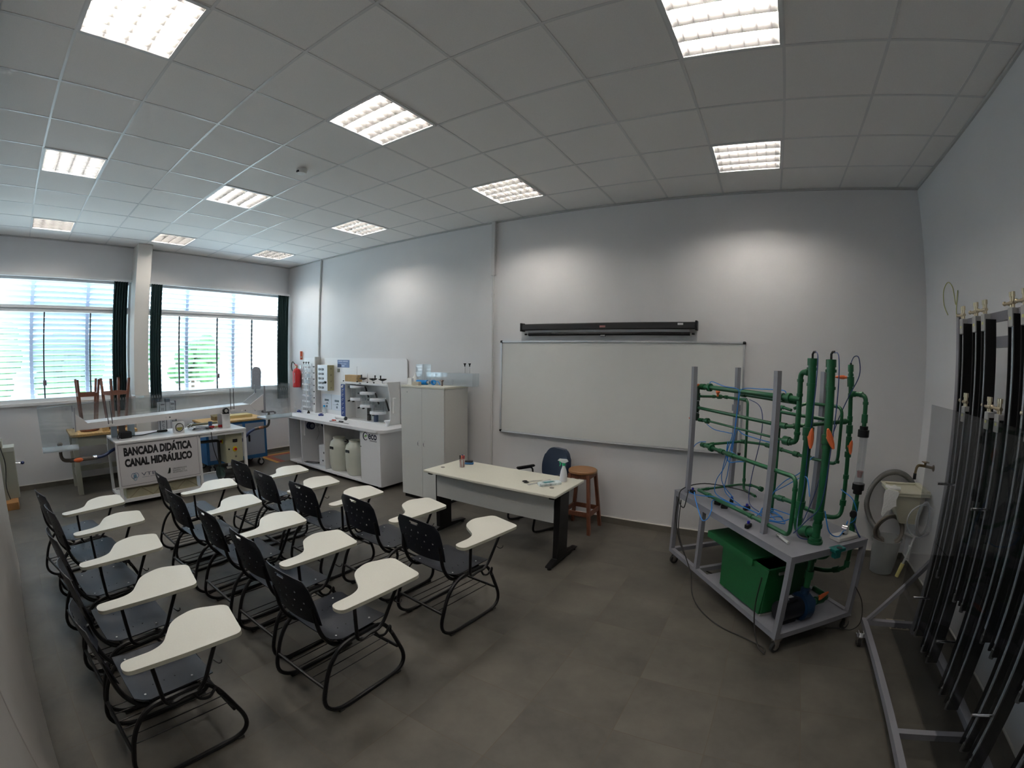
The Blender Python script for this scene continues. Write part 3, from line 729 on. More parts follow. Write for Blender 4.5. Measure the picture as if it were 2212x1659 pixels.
# ---------------------------------------------------------------- white laboratory bench ("eco")
eb = thing('lab_bench', 'long white laboratory bench with open shelves and an eco logo door', 'lab bench', (0, 0, 0))
sx0, sx1, sy0, sy1 = 1.12, 3.66, 4.30, 4.93
b = MB()
b.box((sx0, sy0, 0.055), (sx1, sy1, 0.085)).box((sx0, sy1 - 0.02, 0.085), (sx1, sy1, 0.86)).box((sx0, sy0, 0.085), (sx0 + 0.018, sy1 - 0.02, 0.86)).box((sx1 - 0.018, sy0, 0.085), (sx1, sy1 - 0.02, 0.86))
b.build('carcass', BENCHW, eb, smooth=False)
for x in (1.535, 2.245, 3.205): MB().box((x - 0.010, sy0 + 0.004, 0.085), (x + 0.010, sy1 - 0.02, 0.86)).build('divider', BENCHW, eb, smooth=False)
top = round_poly([(0.93, 4.34), (1.0, 4.255), (3.63, 4.255), (3.73, 4.35), (3.73, 4.94), (0.93, 4.94)], [0.05, 0.05, 0.05, 0.05, 0, 0], 4)
MB().prism(top, 0.86, 0.905, 0.004).build('worktop', BENCHW, eb)
dr = MB().box((3.217, sy0 - 0.016, 0.06), (3.66, sy0, 0.858), 0.002).build('door', BENCHW, eb, smooth=False)
MB().cyl((3.24, sy0 - 0.016, 0.62), (3.24, sy0 - 0.024, 0.62), 0.009, seg=12).build('lock', CHROME, dr)
GRL = mat('logo_green', (0.12, 0.35, 0.03), 0.5); NVL = mat('logo_navy', (0.015, 0.02, 0.05), 0.5)
lg = MB()
cx, cz, yy = 3.345, 0.785, sy0 - 0.0175
pts = [(cx + 0.048 * math.cos(a), yy, cz + 0.056 * math.sin(a)) for a in [0.25 + k * (2 * PI - 0.9) / 24 for k in range(25)]]
lg.tube(pts, 0.006, 6, rad=[0.003 + 0.006 * math.sin(PI * k / 24) for k in range(25)])
lg.m(1).prism([(-0.022, -0.005), (0.0, 0.022), (0.034, 0.012), (0.030, -0.004), (0.004, 0.004), (-0.008, -0.022)], -0.0015, 0.0015, fn=lambda a, b_, c: (cx + a, yy + c, cz + b_))
lg.build('logo_mark', [NVL, GRL], dr)
text('logo_lettering', 'eco', 0.155, NVL, dr, (3.50, sy0 - 0.0165, 0.80), (0, -1, 0), 0.001, 0.85, bold=0.004)
text('logo_subline', 'educacional', 0.034, NVL, dr, (3.515, sy0 - 0.0165, 0.732), (0, -1, 0), 0.0005, 0.95)
for x, y in ((1.25, 4.40), (2.48, 4.40), (3.5, 4.40), (1.25, 4.85), (2.48, 4.85), (3.5, 4.85)):
    MB().cyl((x, y, 0.03), (x, y, 0.056), 0.02).cyl((x, y, 0), (x, y, 0.032), 0.026).build('foot', mat('foot_grey', (0.35, 0.35, 0.36), 0.5), eb)
# upright back panel with its fin
def rp(a, b_, c): return (a, c, b_)
MB().prism(round_poly([(0.70, 0.905), (3.59, 0.905), (3.59, 1.925), (0.70, 1.925)], [0, 0, 0.05, 0.05], 5), 4.925, 4.945, fn=rp).build('back_panel', BENCHW, eb)
MB().box((1.26, 4.80, 0.905), (1.29, 4.925, 1.945), 0.003).build('panel_fin', mat('grey_edge', (0.52, 0.50, 0.50), 0.5), eb, smooth=False)
SIGNB = mat('sign_blue_grey', (0.13, 0.19, 0.38), 0.5); SIGND = mat('sign_dark', (0.015, 0.03, 0.10), 0.5)
sg = MB().box((1.826, 4.921, 1.76), (2.17, 4.925, 1.893)).build('sign_plate', SIGNB, eb, smooth=False)
MB().box((1.83, 4.9195, 1.763), (1.94, 4.921, 1.82)).build('dark_field', SIGND, sg, smooth=False)
ln = MB()
for x0, x1, z, h in ((1.85, 1.975, 1.868, 0.014), (1.99, 2.13, 1.868, 0.014), (1.90, 1.98, 1.822, 0.009), (2.0, 2.09, 1.822, 0.009), (1.955, 2.035, 1.787, 0.022)): ln.box((x0, 4.9195, z - h / 2), (x1, 4.921, z + h / 2))
ln.build('faded_print', mat('faded_print', (0.5, 0.56, 0.72), 0.5), sg, smooth=False)
MB().box((1.83, 4.905, 1.675), (1.885, 4.925, 1.735), 0.004).build('socket', mat('socket_grey', (0.25, 0.25, 0.2), 0.5), eb)
# diagram boards
DG = mat('diagram_print', (0.12, 0.16, 0.2), 0.6)
for x0 in (1.33, 1.645):
    q = MB().box((x0, 4.915, 0.985), (x0 + 0.30, 4.921, 1.265), 0.002).build('diagram_board', mat('pale_blue_sheet', (0.66, 0.72, 0.80), 0.4), eb, smooth=False)
    d = MB(); cx = x0 + 0.16
    d.box((cx - 0.065, 4.913, 1.135), (cx + 0.065, 4.915, 1.172)).box((cx - 0.02, 4.913, 1.02), (cx + 0.02, 4.915, 1.06)).box((cx - 0.03, 4.913, 1.085), (cx + 0.05, 4.915, 1.095)).box((cx - 0.12, 4.913, 1.08), (cx - 0.03, 4.915, 1.083)).box((cx + 0.0, 4.913, 1.095), (cx + 0.03, 4.915, 1.11))
    d.build('diagram', DG, q, smooth=False)
# control box
OLV = mat('olive_beige_metal', (0.36, 0.33, 0.19), 0.5); BTN = mat('button_dark', (0.03, 0.04, 0.05), 0.5)
cbx = MB().box((-0.155, -0.145, 0), (0.155, 0, 0.455), 0.004).build('switch_box', OLV, eb, smooth=False); cbx.location = (1.56, 4.925, 1.34)
fp = MB().box((-0.155, -0.152, 0.0), (0.155, -0.1455, 0.46), 0.002).build('face_plate', mat('face_white', (0.74, 0.78, 0.84), 0.35), cbx, smooth=False)
for j in range(5):
    for i in range(2):
        MB().box((-0.12 + 0.095 * i, -0.160, 0.035 + 0.082 * j), (-0.05 + 0.095 * i, -0.152, 0.072 + 0.082 * j), 0.004).m(1).box((-0.10 + 0.095 * i, -0.1615, 0.045 + 0.082 * j), (-0.07 + 0.095 * i, -0.160, 0.062 + 0.082 * j)).build('switch', [BTN, mat('switch_grey', (0.35, 0.37, 0.4), 0.4)], fp, smooth=False)
MB().cyl((0.11, -0.152, 0.15), (0.11, -0.185, 0.15), 0.022, seg=14).build('rotary_knob', mat('dark_green_knob', (0.01, 0.03, 0.02), 0.4), fp)
for j in range(4): MB().cyl((0.155, -0.07, 0.05 + 0.115 * j), (0.159, -0.07, 0.05 + 0.115 * j), 0.016, seg=12).build('side_knockout', mat('knockout', (0.22, 0.2, 0.12), 0.5), cbx)
BZ = 0.906
# water columns
wc = thing('water_column_set', 'clear white-ringed column set with black knobs at the left end of the white bench', 'water columns', (0.93, 4.83, BZ))
CT = clear('column_tube', (0.94, 0.96, 0.97), haze=0.10)
WR = mat('ring_white', (0.78, 0.80, 0.84), 0.4)
MB().box((-0.13, -0.06, 0), (0.13, 0.06, 0.012)).build('base_plate', WR, wc, smooth=False)
for x in (-0.085, 0.0, 0.085):
    t_ = MB().cyl((x, 0, 0.012), (x, 0, 0.90), 0.028, seg=16).build('tube', CT, wc)
    for k in range(8): MB().lathe([(0.028, 0), (0.036, 0.003), (0.036, 0.028), (0.028, 0.031)], (x, 0, 0.07 + 0.108 * k), seg=16, cap=False).build('ring', WR, t_)
    MB().cyl((x, 0, 0.90), (x, 0, 0.925), 0.008).cyl((x, 0, 0.925), (x, 0, 0.945), 0.022, 0.012).build('knob', BLACKP, t_)
cl = thing('hose_clip_board', 'white strip with black tube clips and looping thin hoses beside the water columns', 'clip board', (1.13, 4.90, BZ))
MB().box((-0.10, -0.01, 0), (0.12, 0.018, 0.98), 0.003).build('board', BENCHW, cl, smooth=False)
for k in range(7):
    z = 0.14 + 0.117 * k
    MB().box((-0.01, -0.035, z), (0.05, -0.01, z + 0.022), 0.004).build('clip', BLACKP, cl)
    MB().tube(spline([(-0.08, -0.02, z + 0.05), (-0.04, -0.045, z + 0.07), (-0.02, -0.05, z + 0.02), (0.01, -0.035, z + 0.01)], 5), 0.0035, 6).build('thin_hose', mat('grey_hose', (0.3, 0.3, 0.32), 0.5), cl)
# glass vessel apparatus
ap = thing('jar_apparatus', 'white open-fronted apparatus cabinet with three clear flanged jars on the bench', 'apparatus', (2.83, 4.66, BZ))
APW = mat('apparatus_white', (0.72, 0.73, 0.73), 0.4)
MB().box((-0.57, 0, 0), (0.60, 0.25, 0.015)).box((-0.57, 0.235, 0.015), (0.60, 0.25, 0.60)).box((-0.57, 0, 0.60), (0.60, 0.25, 0.63)).box((-0.57, 0.01, 0.015), (-0.45, 0.235, 0.60)).build('shell', APW, ap, smooth=False)
MB().prism([(0, 0), (0.25, 0), (0.25, 0.66), (-0.02, 0.66), (0.0, 0.60), (0.045, 0.42), (0.045, 0.10)], 0.60, 0.618, fn=lambda a, b_, c: (c, a, b_)).build('side_panel', APW, ap, smooth=False)
bs_ = MB().box((-0.565, 0.002, 0.02), (-0.455, 0.01, 0.585)).build('blue_scale_strip', mat('strip_blue', (0.02, 0.05, 0.20), 0.4), ap, smooth=False)
for k in range(7): MB().tube([(-0.51 + 0.02 * math.cos(a), 0.0, 0.10 + 0.075 * k + 0.02 * math.sin(a)) for a in [0.5 + i * 0.5 for i in range(9)]], 0.003, 5).build('scale_mark', BENCHW, bs_)
MB().cyl((-0.505, 0.0, 0.545), (-0.505, -0.02, 0.545), 0.018).build('dial', BENCHW, bs_)
JG = clear('jar_glass', (0.90, 0.93, 0.94), haze=0.04)
for k, (x, z) in enumerate(((-0.225, 0.33), (0.03, 0.235), (0.27, 0.145))):
    j = MB().lathe([(0.11, 0), (0.11, 0.185)], (x, 0.10, z + 0.03), seg=28, cap=False).build('jar', JG, ap)
    for zz in (0.0, 0.205): MB().lathe([(0.02, 0), (0.13, 0.0), (0.132, 0.004), (0.132, 0.036), (0.128, 0.04), (0.02, 0.04)], (x, 0.10, z + zz), seg=28).build('flange', WR, j)
    for a in range(6): MB().cyl((x + 0.121 * math.cos(a), 0.10 + 0.121 * math.sin(a), z + 0.03), (x + 0.121 * math.cos(a), 0.10 + 0.121 * math.sin(a), z + 0.215), 0.003, seg=6).build('tie_rod', CHROME, j)
    for dx in (-0.10, 0.02): MB().cyl((x + dx, 0.0, z - 0.008), (x + dx, -0.035, z - 0.012), 0.014, 0.010, 10).build('valve', BLACKP, j)
    MB().box((x - 0.10, -0.036, z + 0.215), (x - 0.06, -0.030, z + 0.235)).build('name_tag', BTN, j, smooth=False)
    MB().tube(spline([(x + 0.10, 0.14, z + 0.24), (x + 0.13, 0.16, z + 0.20), (x + 0.12, 0.2, z + 0.11), (x + 0.15, 0.2, z + 0.05)], 5), 0.014, 8).build('black_hose', RUBBER, j)
MB().cyl((0.03, 0.12, 0.015), (0.03, 0.12, 0.23), 0.035, seg=14).build('stand', mat('dark_stand', (0.06, 0.06, 0.06), 0.5), ap)
MB().cyl((0.22, 0.10, 0.015), (0.22, 0.10, 0.14), 0.04, seg=14).build('stand', mat('blue_grey_stand', (0.05, 0.08, 0.16), 0.4), ap)
for x, hx in ((-0.10, -0.045), (0.15, 0.045), (0.37, -0.045)):
    w_ = MB().cyl((x, 0.11, 0.63), (x, 0.11, 0.665), 0.012).m(1).lathe([(0.012, 0.665), (0.05, 0.68), (0.066, 0.692), (0.064, 0.700), (0.05, 0.692), (0.012, 0.688)], (x, 0.11, 0), seg=24).build('hand_wheel', [CHROME, BLACKP], ap)
    MB().cyl((x + hx, 0.11, 0.695), (x + hx, 0.11, 0.75), 0.009, 0.012, 10).build('crank_knob', BLACKP, w_)
for x, h in ((-0.525, 0.16), (-0.16, 0.26), (0.10, 0.15), (0.365 - 0.11, 0.08)):
    MB().cyl((x, 0.03, 0.63), (x, 0.03, 0.63 + h), 0.003, seg=6).m(1).cyl((x, 0.03, 0.63), (x, 0.03, 0.648), 0.012).build('spindle', [CHROME, BLACKP], ap)
MB().box((0.617, 0.08, 0.18), (0.655, 0.14, 0.42), 0.008).build('side_bottle', APW, ap)
MB().box((-0.075, -0.002, 0.61), (-0.02, 0.0, 0.624)).build('brand_tag', BTN, ap, smooth=False)
cbb = thing('cardboard_box', 'small brown cardboard box on top of the jar apparatus', 'box', (2.45, 4.79, BZ + 0.63))
MB().box((-0.16, -0.06, 0), (0.16, 0.06, 0.11), 0.002).build('carton', mat('cardboard', (0.40, 0.27, 0.13), 0.8, noise=0.08, nscale=30), cbb, smooth=False)
# loose things on the worktop
fn_ = thing('white_funnel', 'small white funnel cup at the right end of the bench worktop', 'funnel', (3.46, 4.62, BZ))
MB().lathe([(0.02, 0), (0.03, 0.0), (0.018, 0.03), (0.022, 0.05), (0.052, 0.085), (0.05, 0.088), (0.018, 0.05)], seg=20).build('cup', WR, fn_)
ro = thing('paper_roll', 'white paper roll with dark end lying on the bench before the jar apparatus', 'roll', (2.36, 4.58, BZ + 0.031), 0.0)
MB().cyl((-0.13, 0, 0), (0.12, 0, 0), 0.030, seg=20).build('roll', mat('tissue', (0.8, 0.8, 0.8), 0.9, bump=0.6, nscale=60), ro)
MB().cyl((0.12, 0, 0), (0.14, 0, 0), 0.031, seg=20).build('end_cap', mat('dark_cap', (0.04, 0.05, 0.06), 0.5), ro)
ct = thing('test_clamp_pair', 'small pair of red and black clamps with a thin lead on the bench edge', 'clamps', (2.42, 4.42, BZ))
MB().box((-0.07, -0.02, 0), (0.01, 0.012, 0.022), 0.008, rot=Matrix.Rotation(0.3, 3, 'Z')).build('red_clamp', mat('red_clamp', (0.5, 0.06, 0.03), 0.4), ct)
MB().box((0.12, -0.03, 0), (0.22, 0.01, 0.02), 0.008).build('black_clamp', BLACKP, ct)
MB().tube(spline([(-0.02, 0, 0.01), (0.04, -0.03, 0.006), (0.12, -0.01, 0.008)], 5), 0.003, 6).m(1).tube(spline([(-0.05, -0.03, 0.006), (-0.02, -0.10, 0.004), (0.16, -0.075, 0.004), (0.42, -0.05, 0.004)], 6), 0.003, 6).build('lead', [WR, RUBBER], ct)
for k, (x, y, r, l) in enumerate(((0.99, 4.62, 0.3, 'dark blue valve lying at the left end of the bench worktop'), (1.72, 4.62, 0.8, 'dark blue valve lying mid-bench left of the jar apparatus'))):
    v_ = thing('blue_valve', l, 'valve', (x, y, BZ), r, 'loose blue valves')
    MB().cyl((-0.045, 0, 0.016), (0.045, 0, 0.016), 0.016).cyl((0, 0, 0.016), (0, 0, 0.04), 0.012).box((-0.035, -0.008, 0.038), (0.035, 0.008, 0.048), 0.004).build('valve_body', mat('navy_plastic', (0.01, 0.03, 0.18), 0.4), v_)
bk_ = thing('black_stopper', 'small black rubber stopper on the worktop near the hose clip strip', 'stopper', (1.24, 4.77 - 0.1, BZ))
MB().cyl((0, 0, 0), (0, 0, 0.03), 0.03, 0.022).cyl((0, 0, 0.03), (0, 0, 0.05), 0.016).build('stopper_body', RUBBER, bk_)
pp = MB().box((-0.16, -0.10, 0), (0.16, 0.10, 0.004)).build('paper_sheet', mat('paper', (0.82, 0.82, 0.82), 0.9), smooth=False)
pp.location = (1.5, 4.75, BZ); pp.rotation_euler = (0, 0, 0.12); tag(pp, 'sheets of white paper lying on the bench below the switch box', 'paper')
wb2 = thing('wash_bottle', 'small clear wash bottle with blue cap on the bench by the diagram boards', 'bottle', (1.46, 4.875, BZ))
MB().lathe([(0.03, 0), (0.032, 0.01), (0.03, 0.08), (0.014, 0.11), (0.012, 0.12)], seg=18).build('bottle', clear('bottle_clear', (0.85, 0.9, 0.92), haze=0.3), wb2)
MB().sph((0, 0, 0.135), 0.022).build('cap', mat('cyan_cap', (0.0, 0.25, 0.55), 0.4), wb2)
for x, y, hh, l in ((0.86, 4.66, 0.21, 'thin chrome rod stand at the far left end of the bench'), (1.0, 4.74 - 0.02, 0.24, 'thin chrome rod stand just before the water columns')):
    o = MB().cyl((0, 0, 0), (0, 0, 0.006), 0.03, seg=16).cyl((0, 0, 0), (0, 0, hh), 0.0035, seg=6).cyl((-0.03, 0, hh * 0.4), (0.03, 0, hh * 0.4), 0.005, seg=6).build('rod_stand', CHROME)
    o.location = (x + 0.12, y - 0.12, BZ); tag(o, l, 'rod stand', 'thin rod stands')
# inside the bench
for k, (x, y, l) in enumerate(((2.435, 4.475, 'milky white drum with black label under the bench, the one farther from the eco door'), (2.85, 4.48, 'milky white drum with black label under the bench, beside the eco door'))):
    d_ = thing('plastic_drum', l, 'drum', (x, y, 0.086), 0, 'milky drums under the bench')
    MB().lathe([(0.12, 0), (0.14, 0.02), (0.16, 0.10), (0.168, 0.28), (0.162, 0.40), (0.14, 0.48), (0.10, 0.515), (0.095, 0.535)], seg=32).build('barrel', mat('milky_hdpe', (0.66, 0.68, 0.60), 0.45, noise=0.03, nscale=5), d_)
    MB().cyl((0, 0, 0.535), (0, 0, 0.555), 0.10, seg=28).build('lid', mat('milky_lid', (0.62, 0.62, 0.52), 0.5), d_)
    MB().tube([(0.145 * math.cos(a), 0.145 * math.sin(a), 0.49) for a in [k_ * PI / 12 for k_ in range(14)]], 0.006, 6).build('strap', BLACKP, d_)
    MB().prism(rrect(-0.055, 0.37, 0.055, 0.415, 0.006), 0.164, 0.169, fn=lambda a, b_, c: (math.sin(a / 0.19) * c, -math.cos(a / 0.19) * c, b_)).build('label_plate', BTN, d_, smooth=False)
pu = thing('dosing_pump_board', 'white board with two round navy pump heads hanging inside the bench', 'pump board', (1.546, 4.36, 0.57))
MB().box((0.0, 0, 0.0), (0.035, 0.54, 0.28)).build('board', BENCHW, pu, smooth=False)
for y in (0.10, 0.42):
    h_ = MB().cyl((0.035, y, 0.17), (0.12, y, 0.17), 0.072, 0.066, seg=10).build('pump_head', mat('navy_pump', (0.008, 0.015, 0.06), 0.35), pu)
    MB().cyl((0.12, y, 0.17), (0.127, y, 0.17), 0.038, seg=20).build('window_disc', mat('disc_grey', (0.2, 0.22, 0.26), 0.3), h_)
MB().cyl((0.035, 0.26, 0.17), (0.06, 0.26, 0.17), 0.04, seg=20).build('meter', mat('meter_grey', (0.4, 0.42, 0.46), 0.4), pu)
MB().tube(spline([(0.06, 0.26, 0.13), (0.08, 0.27, 0.02), (0.07, 0.22, -0.10)], 6), 0.004, 6).build('tube', clear('thin_tube', haze=0.4), pu)
uw = thing('white_unit', 'white box-shaped bath unit with dark label on the floor of the bench', 'water bath', (2.055, 4.59, 0.086))
MB().box((-0.175, -0.15, 0), (0.175, 0.15, 0.35), 0.006).build('case', BENCHW, uw)
MB().box((-0.04, -0.152, 0.21), (0.12, -0.150, 0.245)).build('label_plate', BTN, uw, smooth=False)
MB().box((-0.12, -0.156, 0.06), (0.0, -0.150, 0.12), 0.004).m(1).cyl((-0.05, -0.156, 0.09), (-0.05, -0.165, 0.09), 0.014).build('panel', [WR, BTN], uw)
MB().sph((0.0, 0, 0.325), 0.06, (1.4, 1, 0.35)).build('lid_knob', mat('cream_lid', (0.7, 0.68, 0.5), 0.5), uw)
cd_ = MB().tube(spline([(0.16, 0.1, 0.01), (0.02, 0.02, 0.01), (-0.14, -0.05, 0.01), (-0.16, -0.10, 0.01), (-0.02, -0.08, 0.01), (0.12, 0.0, 0.012), (0.2, 0.08, 0.03)], 6), 0.007, 7).build('black_cable', RUBBER)
cd_.location = (1.70, 4.45, 0.086); tag(cd_, 'black cable loop lying on the bottom shelf of the lab bench', 'cable')
MB().cyl((0, 0, 0), (0.935, 0, 0.0), 0.014).cyl((-0.01, 0, 0), (0.03, 0, 0), 0.035).build('pipe_rail', mat('dark_pipe', (0.05, 0.06, 0.05), 0.5), eb).location = (2.262, 4.62, 0.79)

# ---------------------------------------------------------------- fire extinguisher corner
fe = thing('fire_extinguisher', 'red fire extinguisher hung on the wall by the window corner', 'fire extinguisher', (0.53, YF - 0.095, 1.345))
MB().lathe([(0.07, 0), (0.083, 0.01), (0.083, 0.31), (0.06, 0.355), (0.022, 0.375), (0.02, 0.39)], seg=28).build('cylinder', REDP, fe)
MB().prism(rrect(-0.075, 0.09, 0.055, 0.29, 0.02), 0.0835, 0.0845, fn=lambda a, b_, c: (math.sin(a / 0.083 - 0.1) * c, -math.cos(a / 0.083 - 0.1) * c, b_)).build('label', mat('label_grey', (0.6, 0.6, 0.63), 0.5), fe, smooth=False)
MB().box((-0.02, -0.02, 0.385), (0.02, 0.02, 0.425), 0.004).m(1).box((-0.07, -0.01, 0.415), (0.03, 0.01, 0.428)).box((-0.075, -0.01, 0.44), (0.02, 0.01, 0.452), 0, Matrix.Rotation(0.15, 3, 'Y')).build('valve', [mat('valve_brass', (0.4, 0.3, 0.15), 0.4, 0.6), REDP], fe)
MB().tube(spline([(-0.02, 0, 0.41), (-0.09, 0, 0.47), (-0.16, 0, 0.50), (-0.20, 0.0, 0.42), (-0.17, 0, 0.33), (-0.12, 0.0, 0.30)], 6), 0.010, 8).build('hose', RUBBER, fe)
MB().box((-0.015, 0.083, 0.37), (0.015, 0.095, 0.43)).build('wall_bracket', CHROME, fe, smooth=False)
fs = thing('extinguisher_sign', 'narrow red-orange fire sign plate on the wall above the extinguisher', 'sign', (0.63, YF, 1.89))
MB().box((-0.035, -0.055, 0), (-0.032, 0, 0.165)).build('plate', mat('sign_red_orange', (0.62, 0.12, 0.05), 0.5), fs, smooth=False)
MB().cyl((-0.032, -0.028, 0.05), (-0.0312, -0.028, 0.05), 0.014, seg=16).m(0).build('symbol', BENCHW, fs)
mk = MB().box((0.17, 4.13, 0.0), (0.90, 4.90, 0.002)).m(1).box((0.25, 4.21, 0.002), (0.90, 4.82, 0.0028)).m(2).box((0.36, 4.32, 0.0028), (0.90, 4.71, 0.0034)).build('floor_marking', [mat('marking_yellow', (0.55, 0.28, 0.04), 0.5), mat('marking_red', (0.30, 0.05, 0.03), 0.5), mat('marking_grey', (0.13, 0.125, 0.12), 0.5)], smooth=False)
mk.rotation_euler = (0, 0, 0); tag(mk, 'yellow and red painted square on the floor below the fire extinguisher', 'floor marking')
# ---------------------------------------------------------------- hydraulic channel bench
WP = mat('white_powder_coat', (0.78, 0.78, 0.79), 0.28)
hb = thing('hydraulic_bench', 'white steel bench with a big BANCADA DIDÁTICA CANAL HIDRÁULICO sign', 'bench', (0, 0, 0))
bx0, bx1, by0, by1 = 1.10, 1.822, 1.125, 3.11
MB().box((bx0, by0, 0.845), (bx1 + 0.012, by1, 0.873), 0.003).build('worktop', WP, hb, smooth=False)
q = 0.04
for x, y in ((bx0, by0), (bx0, by1 - q), (bx1 - q, by0), (bx1 - q, 2.318), (bx1 - q, by1 - q), (bx0, 2.318)):
    MB().box((x, y, 0.05), (x + q, y + q, 0.845)).build('leg', WP, hb, smooth=False)
    MB().cyl((x + q / 2, y + q / 2, 0), (x + q / 2, y + q / 2, 0.05), 0.012, seg=10).cyl((x + q / 2, y + q / 2, 0), (x + q / 2, y + q / 2, 0.012), 0.025, seg=12).build('levelling_foot', CHROME, hb)
for lo, hi in (((bx1 - q, by0 + q, 0.06), (bx1, by1 - q, 0.10)), ((bx0, by0 + q, 0.06), (bx0 + q, by1 - q, 0.10)), ((bx0 + q, by0, 0.06), (bx1 - q, by0 + q, 0.10)), ((bx0 + q, by1 - q, 0.06), (bx1 - q, by1, 0.10)), ((bx1 - q, by0 + q, 0.805), (bx1, by1 - q, 0.845))):
    MB().box(lo, hi).build('rail', WP, hb, smooth=False)
MB().box((bx0 + q, by0 + q, 0.07), (bx1 - q, by1 - q, 0.078)).build('lower_shelf', WP, hb, smooth=False)
sp_ = MB().box((bx1 - 0.006, by0 + 0.012, 0.255), (bx1 + 0.002, 2.338, 0.848), 0.001).build('sign_panel', mat('sign_white', (0.66, 0.64, 0.66), 0.45), hb, smooth=False)
xs = bx1 + 0.0022
bl = MB()
for lo, hi in (((1.152, 0.284), (2.312, 0.2875)), ((1.152, 0.829), (2.312, 0.8325)), ((1.152, 0.2875), (1.1555, 0.829)), ((2.3085, 0.2875), (2.312, 0.829))):
    bl.box((xs, lo[0], lo[1]), (xs + 0.0008, hi[0], hi[1]))
bl.build('border_line', DARKTXT, sp_, smooth=False)
BT = mat('sign_black', (0.012, 0.012, 0.016), 0.5)
def fit_text(name, s, ya, yb, zc, cap, m_, parent, bold=0.0):
    o = text(name, s, cap * 1.55, m_, parent, (xs, 0, zc), (1, 0, 0), 0.0006, 1.0, bold=bold)
    ys = [v.co.y for v in o.data.vertices]; w = max(ys) - min(ys); c = (max(ys) + min(ys)) / 2
    k = (yb - ya) / w
    for v in o.data.vertices: v.co.y = (v.co.y - c) * k + (ya + yb) / 2
    return o
fit_text('sign_lettering', 'BANCADA DIDÁTICA', 1.228, 2.219, 0.728, 0.092, BT, sp_, 0.008)
fit_text('sign_lettering', 'CANAL HIDRÁULICO', 1.230, 2.214, 0.580, 0.088, BT, sp_, 0.008)
lm = MB()
for a0, m_i in ((0.6, 0), (2.7, 0), (4.8, 1)):
    c = (1.352 + 0.020 * math.cos(a0), 0.395 + 0.020 * math.sin(a0)); lm.m(m_i)
    lm.tube([(xs + 0.001, c[0] + 0.034 * math.cos(t) * (1 if m_i == 0 else .7), c[1] + 0.034 * math.sin(t)) for t in [k * PI / 10 for k in range(20)]], 0.0035, 5, closed=True)
lm.m(1).prism([(1.335, 0.375), (1.37, 0.38), (1.375, 0.42), (1.34, 0.415)], 0, 0.001, fn=lambda a, b_, c: (xs + c, a, b_))
lm.build('logo_rings', [mat('logo_blue_grey', (0.14, 0.20, 0.33), 0.5), mat('logo_light_blue', (0.22, 0.42, 0.58), 0.5)], sp_)
fit_text('logo_lettering', 'VTB', 1.444, 1.660, 0.407, 0.042, mat('logo_text_grey', (0.10, 0.11, 0.17), 0.5), sp_, 0.0)
MB().box((xs, 1.45, 0.366), (xs + 0.0006, 1.555, 0.372)).box((xs, 1.565, 0.366), (xs + 0.0006, 1.66, 0.372)).build('logo_subline', mat('faint_grey', (0.3, 0.3, 0.36), 0.5), sp_, smooth=False)
DG2 = mat('uni_green', (0.05, 0.075, 0.07), 0.5)
um = MB()
for k in range(4): um.prism([(1.815 + 0.006 * k, 0.362 + 0.006 * k), (1.86 + 0.004 * k, 0.362 + 0.016 * k), (1.872, 0.395 + 0.014 * k), (1.858 - 0.002 * k, 0.385 + 0.019 * k)], 0, 0.0008, fn=lambda a, b_, c: (xs + c, a, b_))
um.build('university_mark', DG2, sp_, smooth=False)
fit_text('logo_lettering', 'UNIVERSIDADE', 1.903, 2.116, 0.418, 0.018, DG2, sp_)
fit_text('logo_lettering', 'FEDERAL DA', 1.903, 2.085, 0.391, 0.018, DG2, sp_)
fit_text('logo_lettering', 'FRONTEIRA SUL', 1.903, 2.122, 0.364, 0.018, DG2, sp_)
# water tank on the shelf
wt = thing('water_tank', 'dull beige water tank with cross-ribbed front under the sign of the white bench', 'tank', (1.48, 1.755, 0.079))
TKM = mat('tank_beige', (0.42, 0.39, 0.27), 0.5, noise=0.15, nscale=6)
MB().box((-0.28, -0.54, 0), (0.285, 0.52, 0.30), 0.012).build('tank_body', TKM, wt)
rb = MB()
for k in range(3):
    y = -0.50 + 0.34 * k
    rb.tube([(0.287, y, 0.02), (0.287, y + 0.34, 0.27)], 0.006, 5).tube([(0.287, y, 0.27), (0.287, y + 0.34, 0.02)], 0.006, 5)
rb.tube([(0.287, -0.53, 0.14), (0.287, 0.51, 0.14)], 0.006, 5)
rb.build('rib_pattern', mat('tank_rib', (0.33, 0.30, 0.2), 0.6), wt)
# channel
ch = thing('water_channel', 'long clear acrylic water channel on a white beam across the white bench', 'channel', (0, 0, 0))
def zt(y): return 1.363 + (y - 0.15) * 0.0352
def zb(y): return 1.137 + (y - 0.797) * 0.0285
xn, xf = 1.60, 1.30
def cp(a, b_, c): return (c, a, b_)
CHG = clear('channel_acrylic', (0.93, 0.95, 0.96), haze=0.02)
for x in (xf, xn):
    MB().prism([(0.15, zt(0.15)), (0.185, 0.82), (0.655, 0.835), (0.66, 1.03), (0.80, 1.12), (3.40, 1.19), (3.585, 1.06), (3.585, 0.95), (4.075, 0.955), (4.055, zt(4.055))], x - 0.005, x + 0.005, fn=cp).build('side_wall', CHG, ch, smooth=False)
for (ya, yb, z) in ((0.185, 0.655, 0.81), (3.585, 4.075, 0.94)):
    MB().box((xf - 0.012, ya - 0.005, z - 0.012), (xn + 0.025, yb + 0.005, z + 0.014), 0.002).m(1).box((xn + 0.0255, ya - 0.005, z - 0.004), (xn + 0.028, yb + 0.005, z + 0.065)).build('tank_floor', [mat('white_translucent', (0.7, 0.73, 0.77), 0.3), clear('front_strip', haze=0.3)], ch, smooth=False)
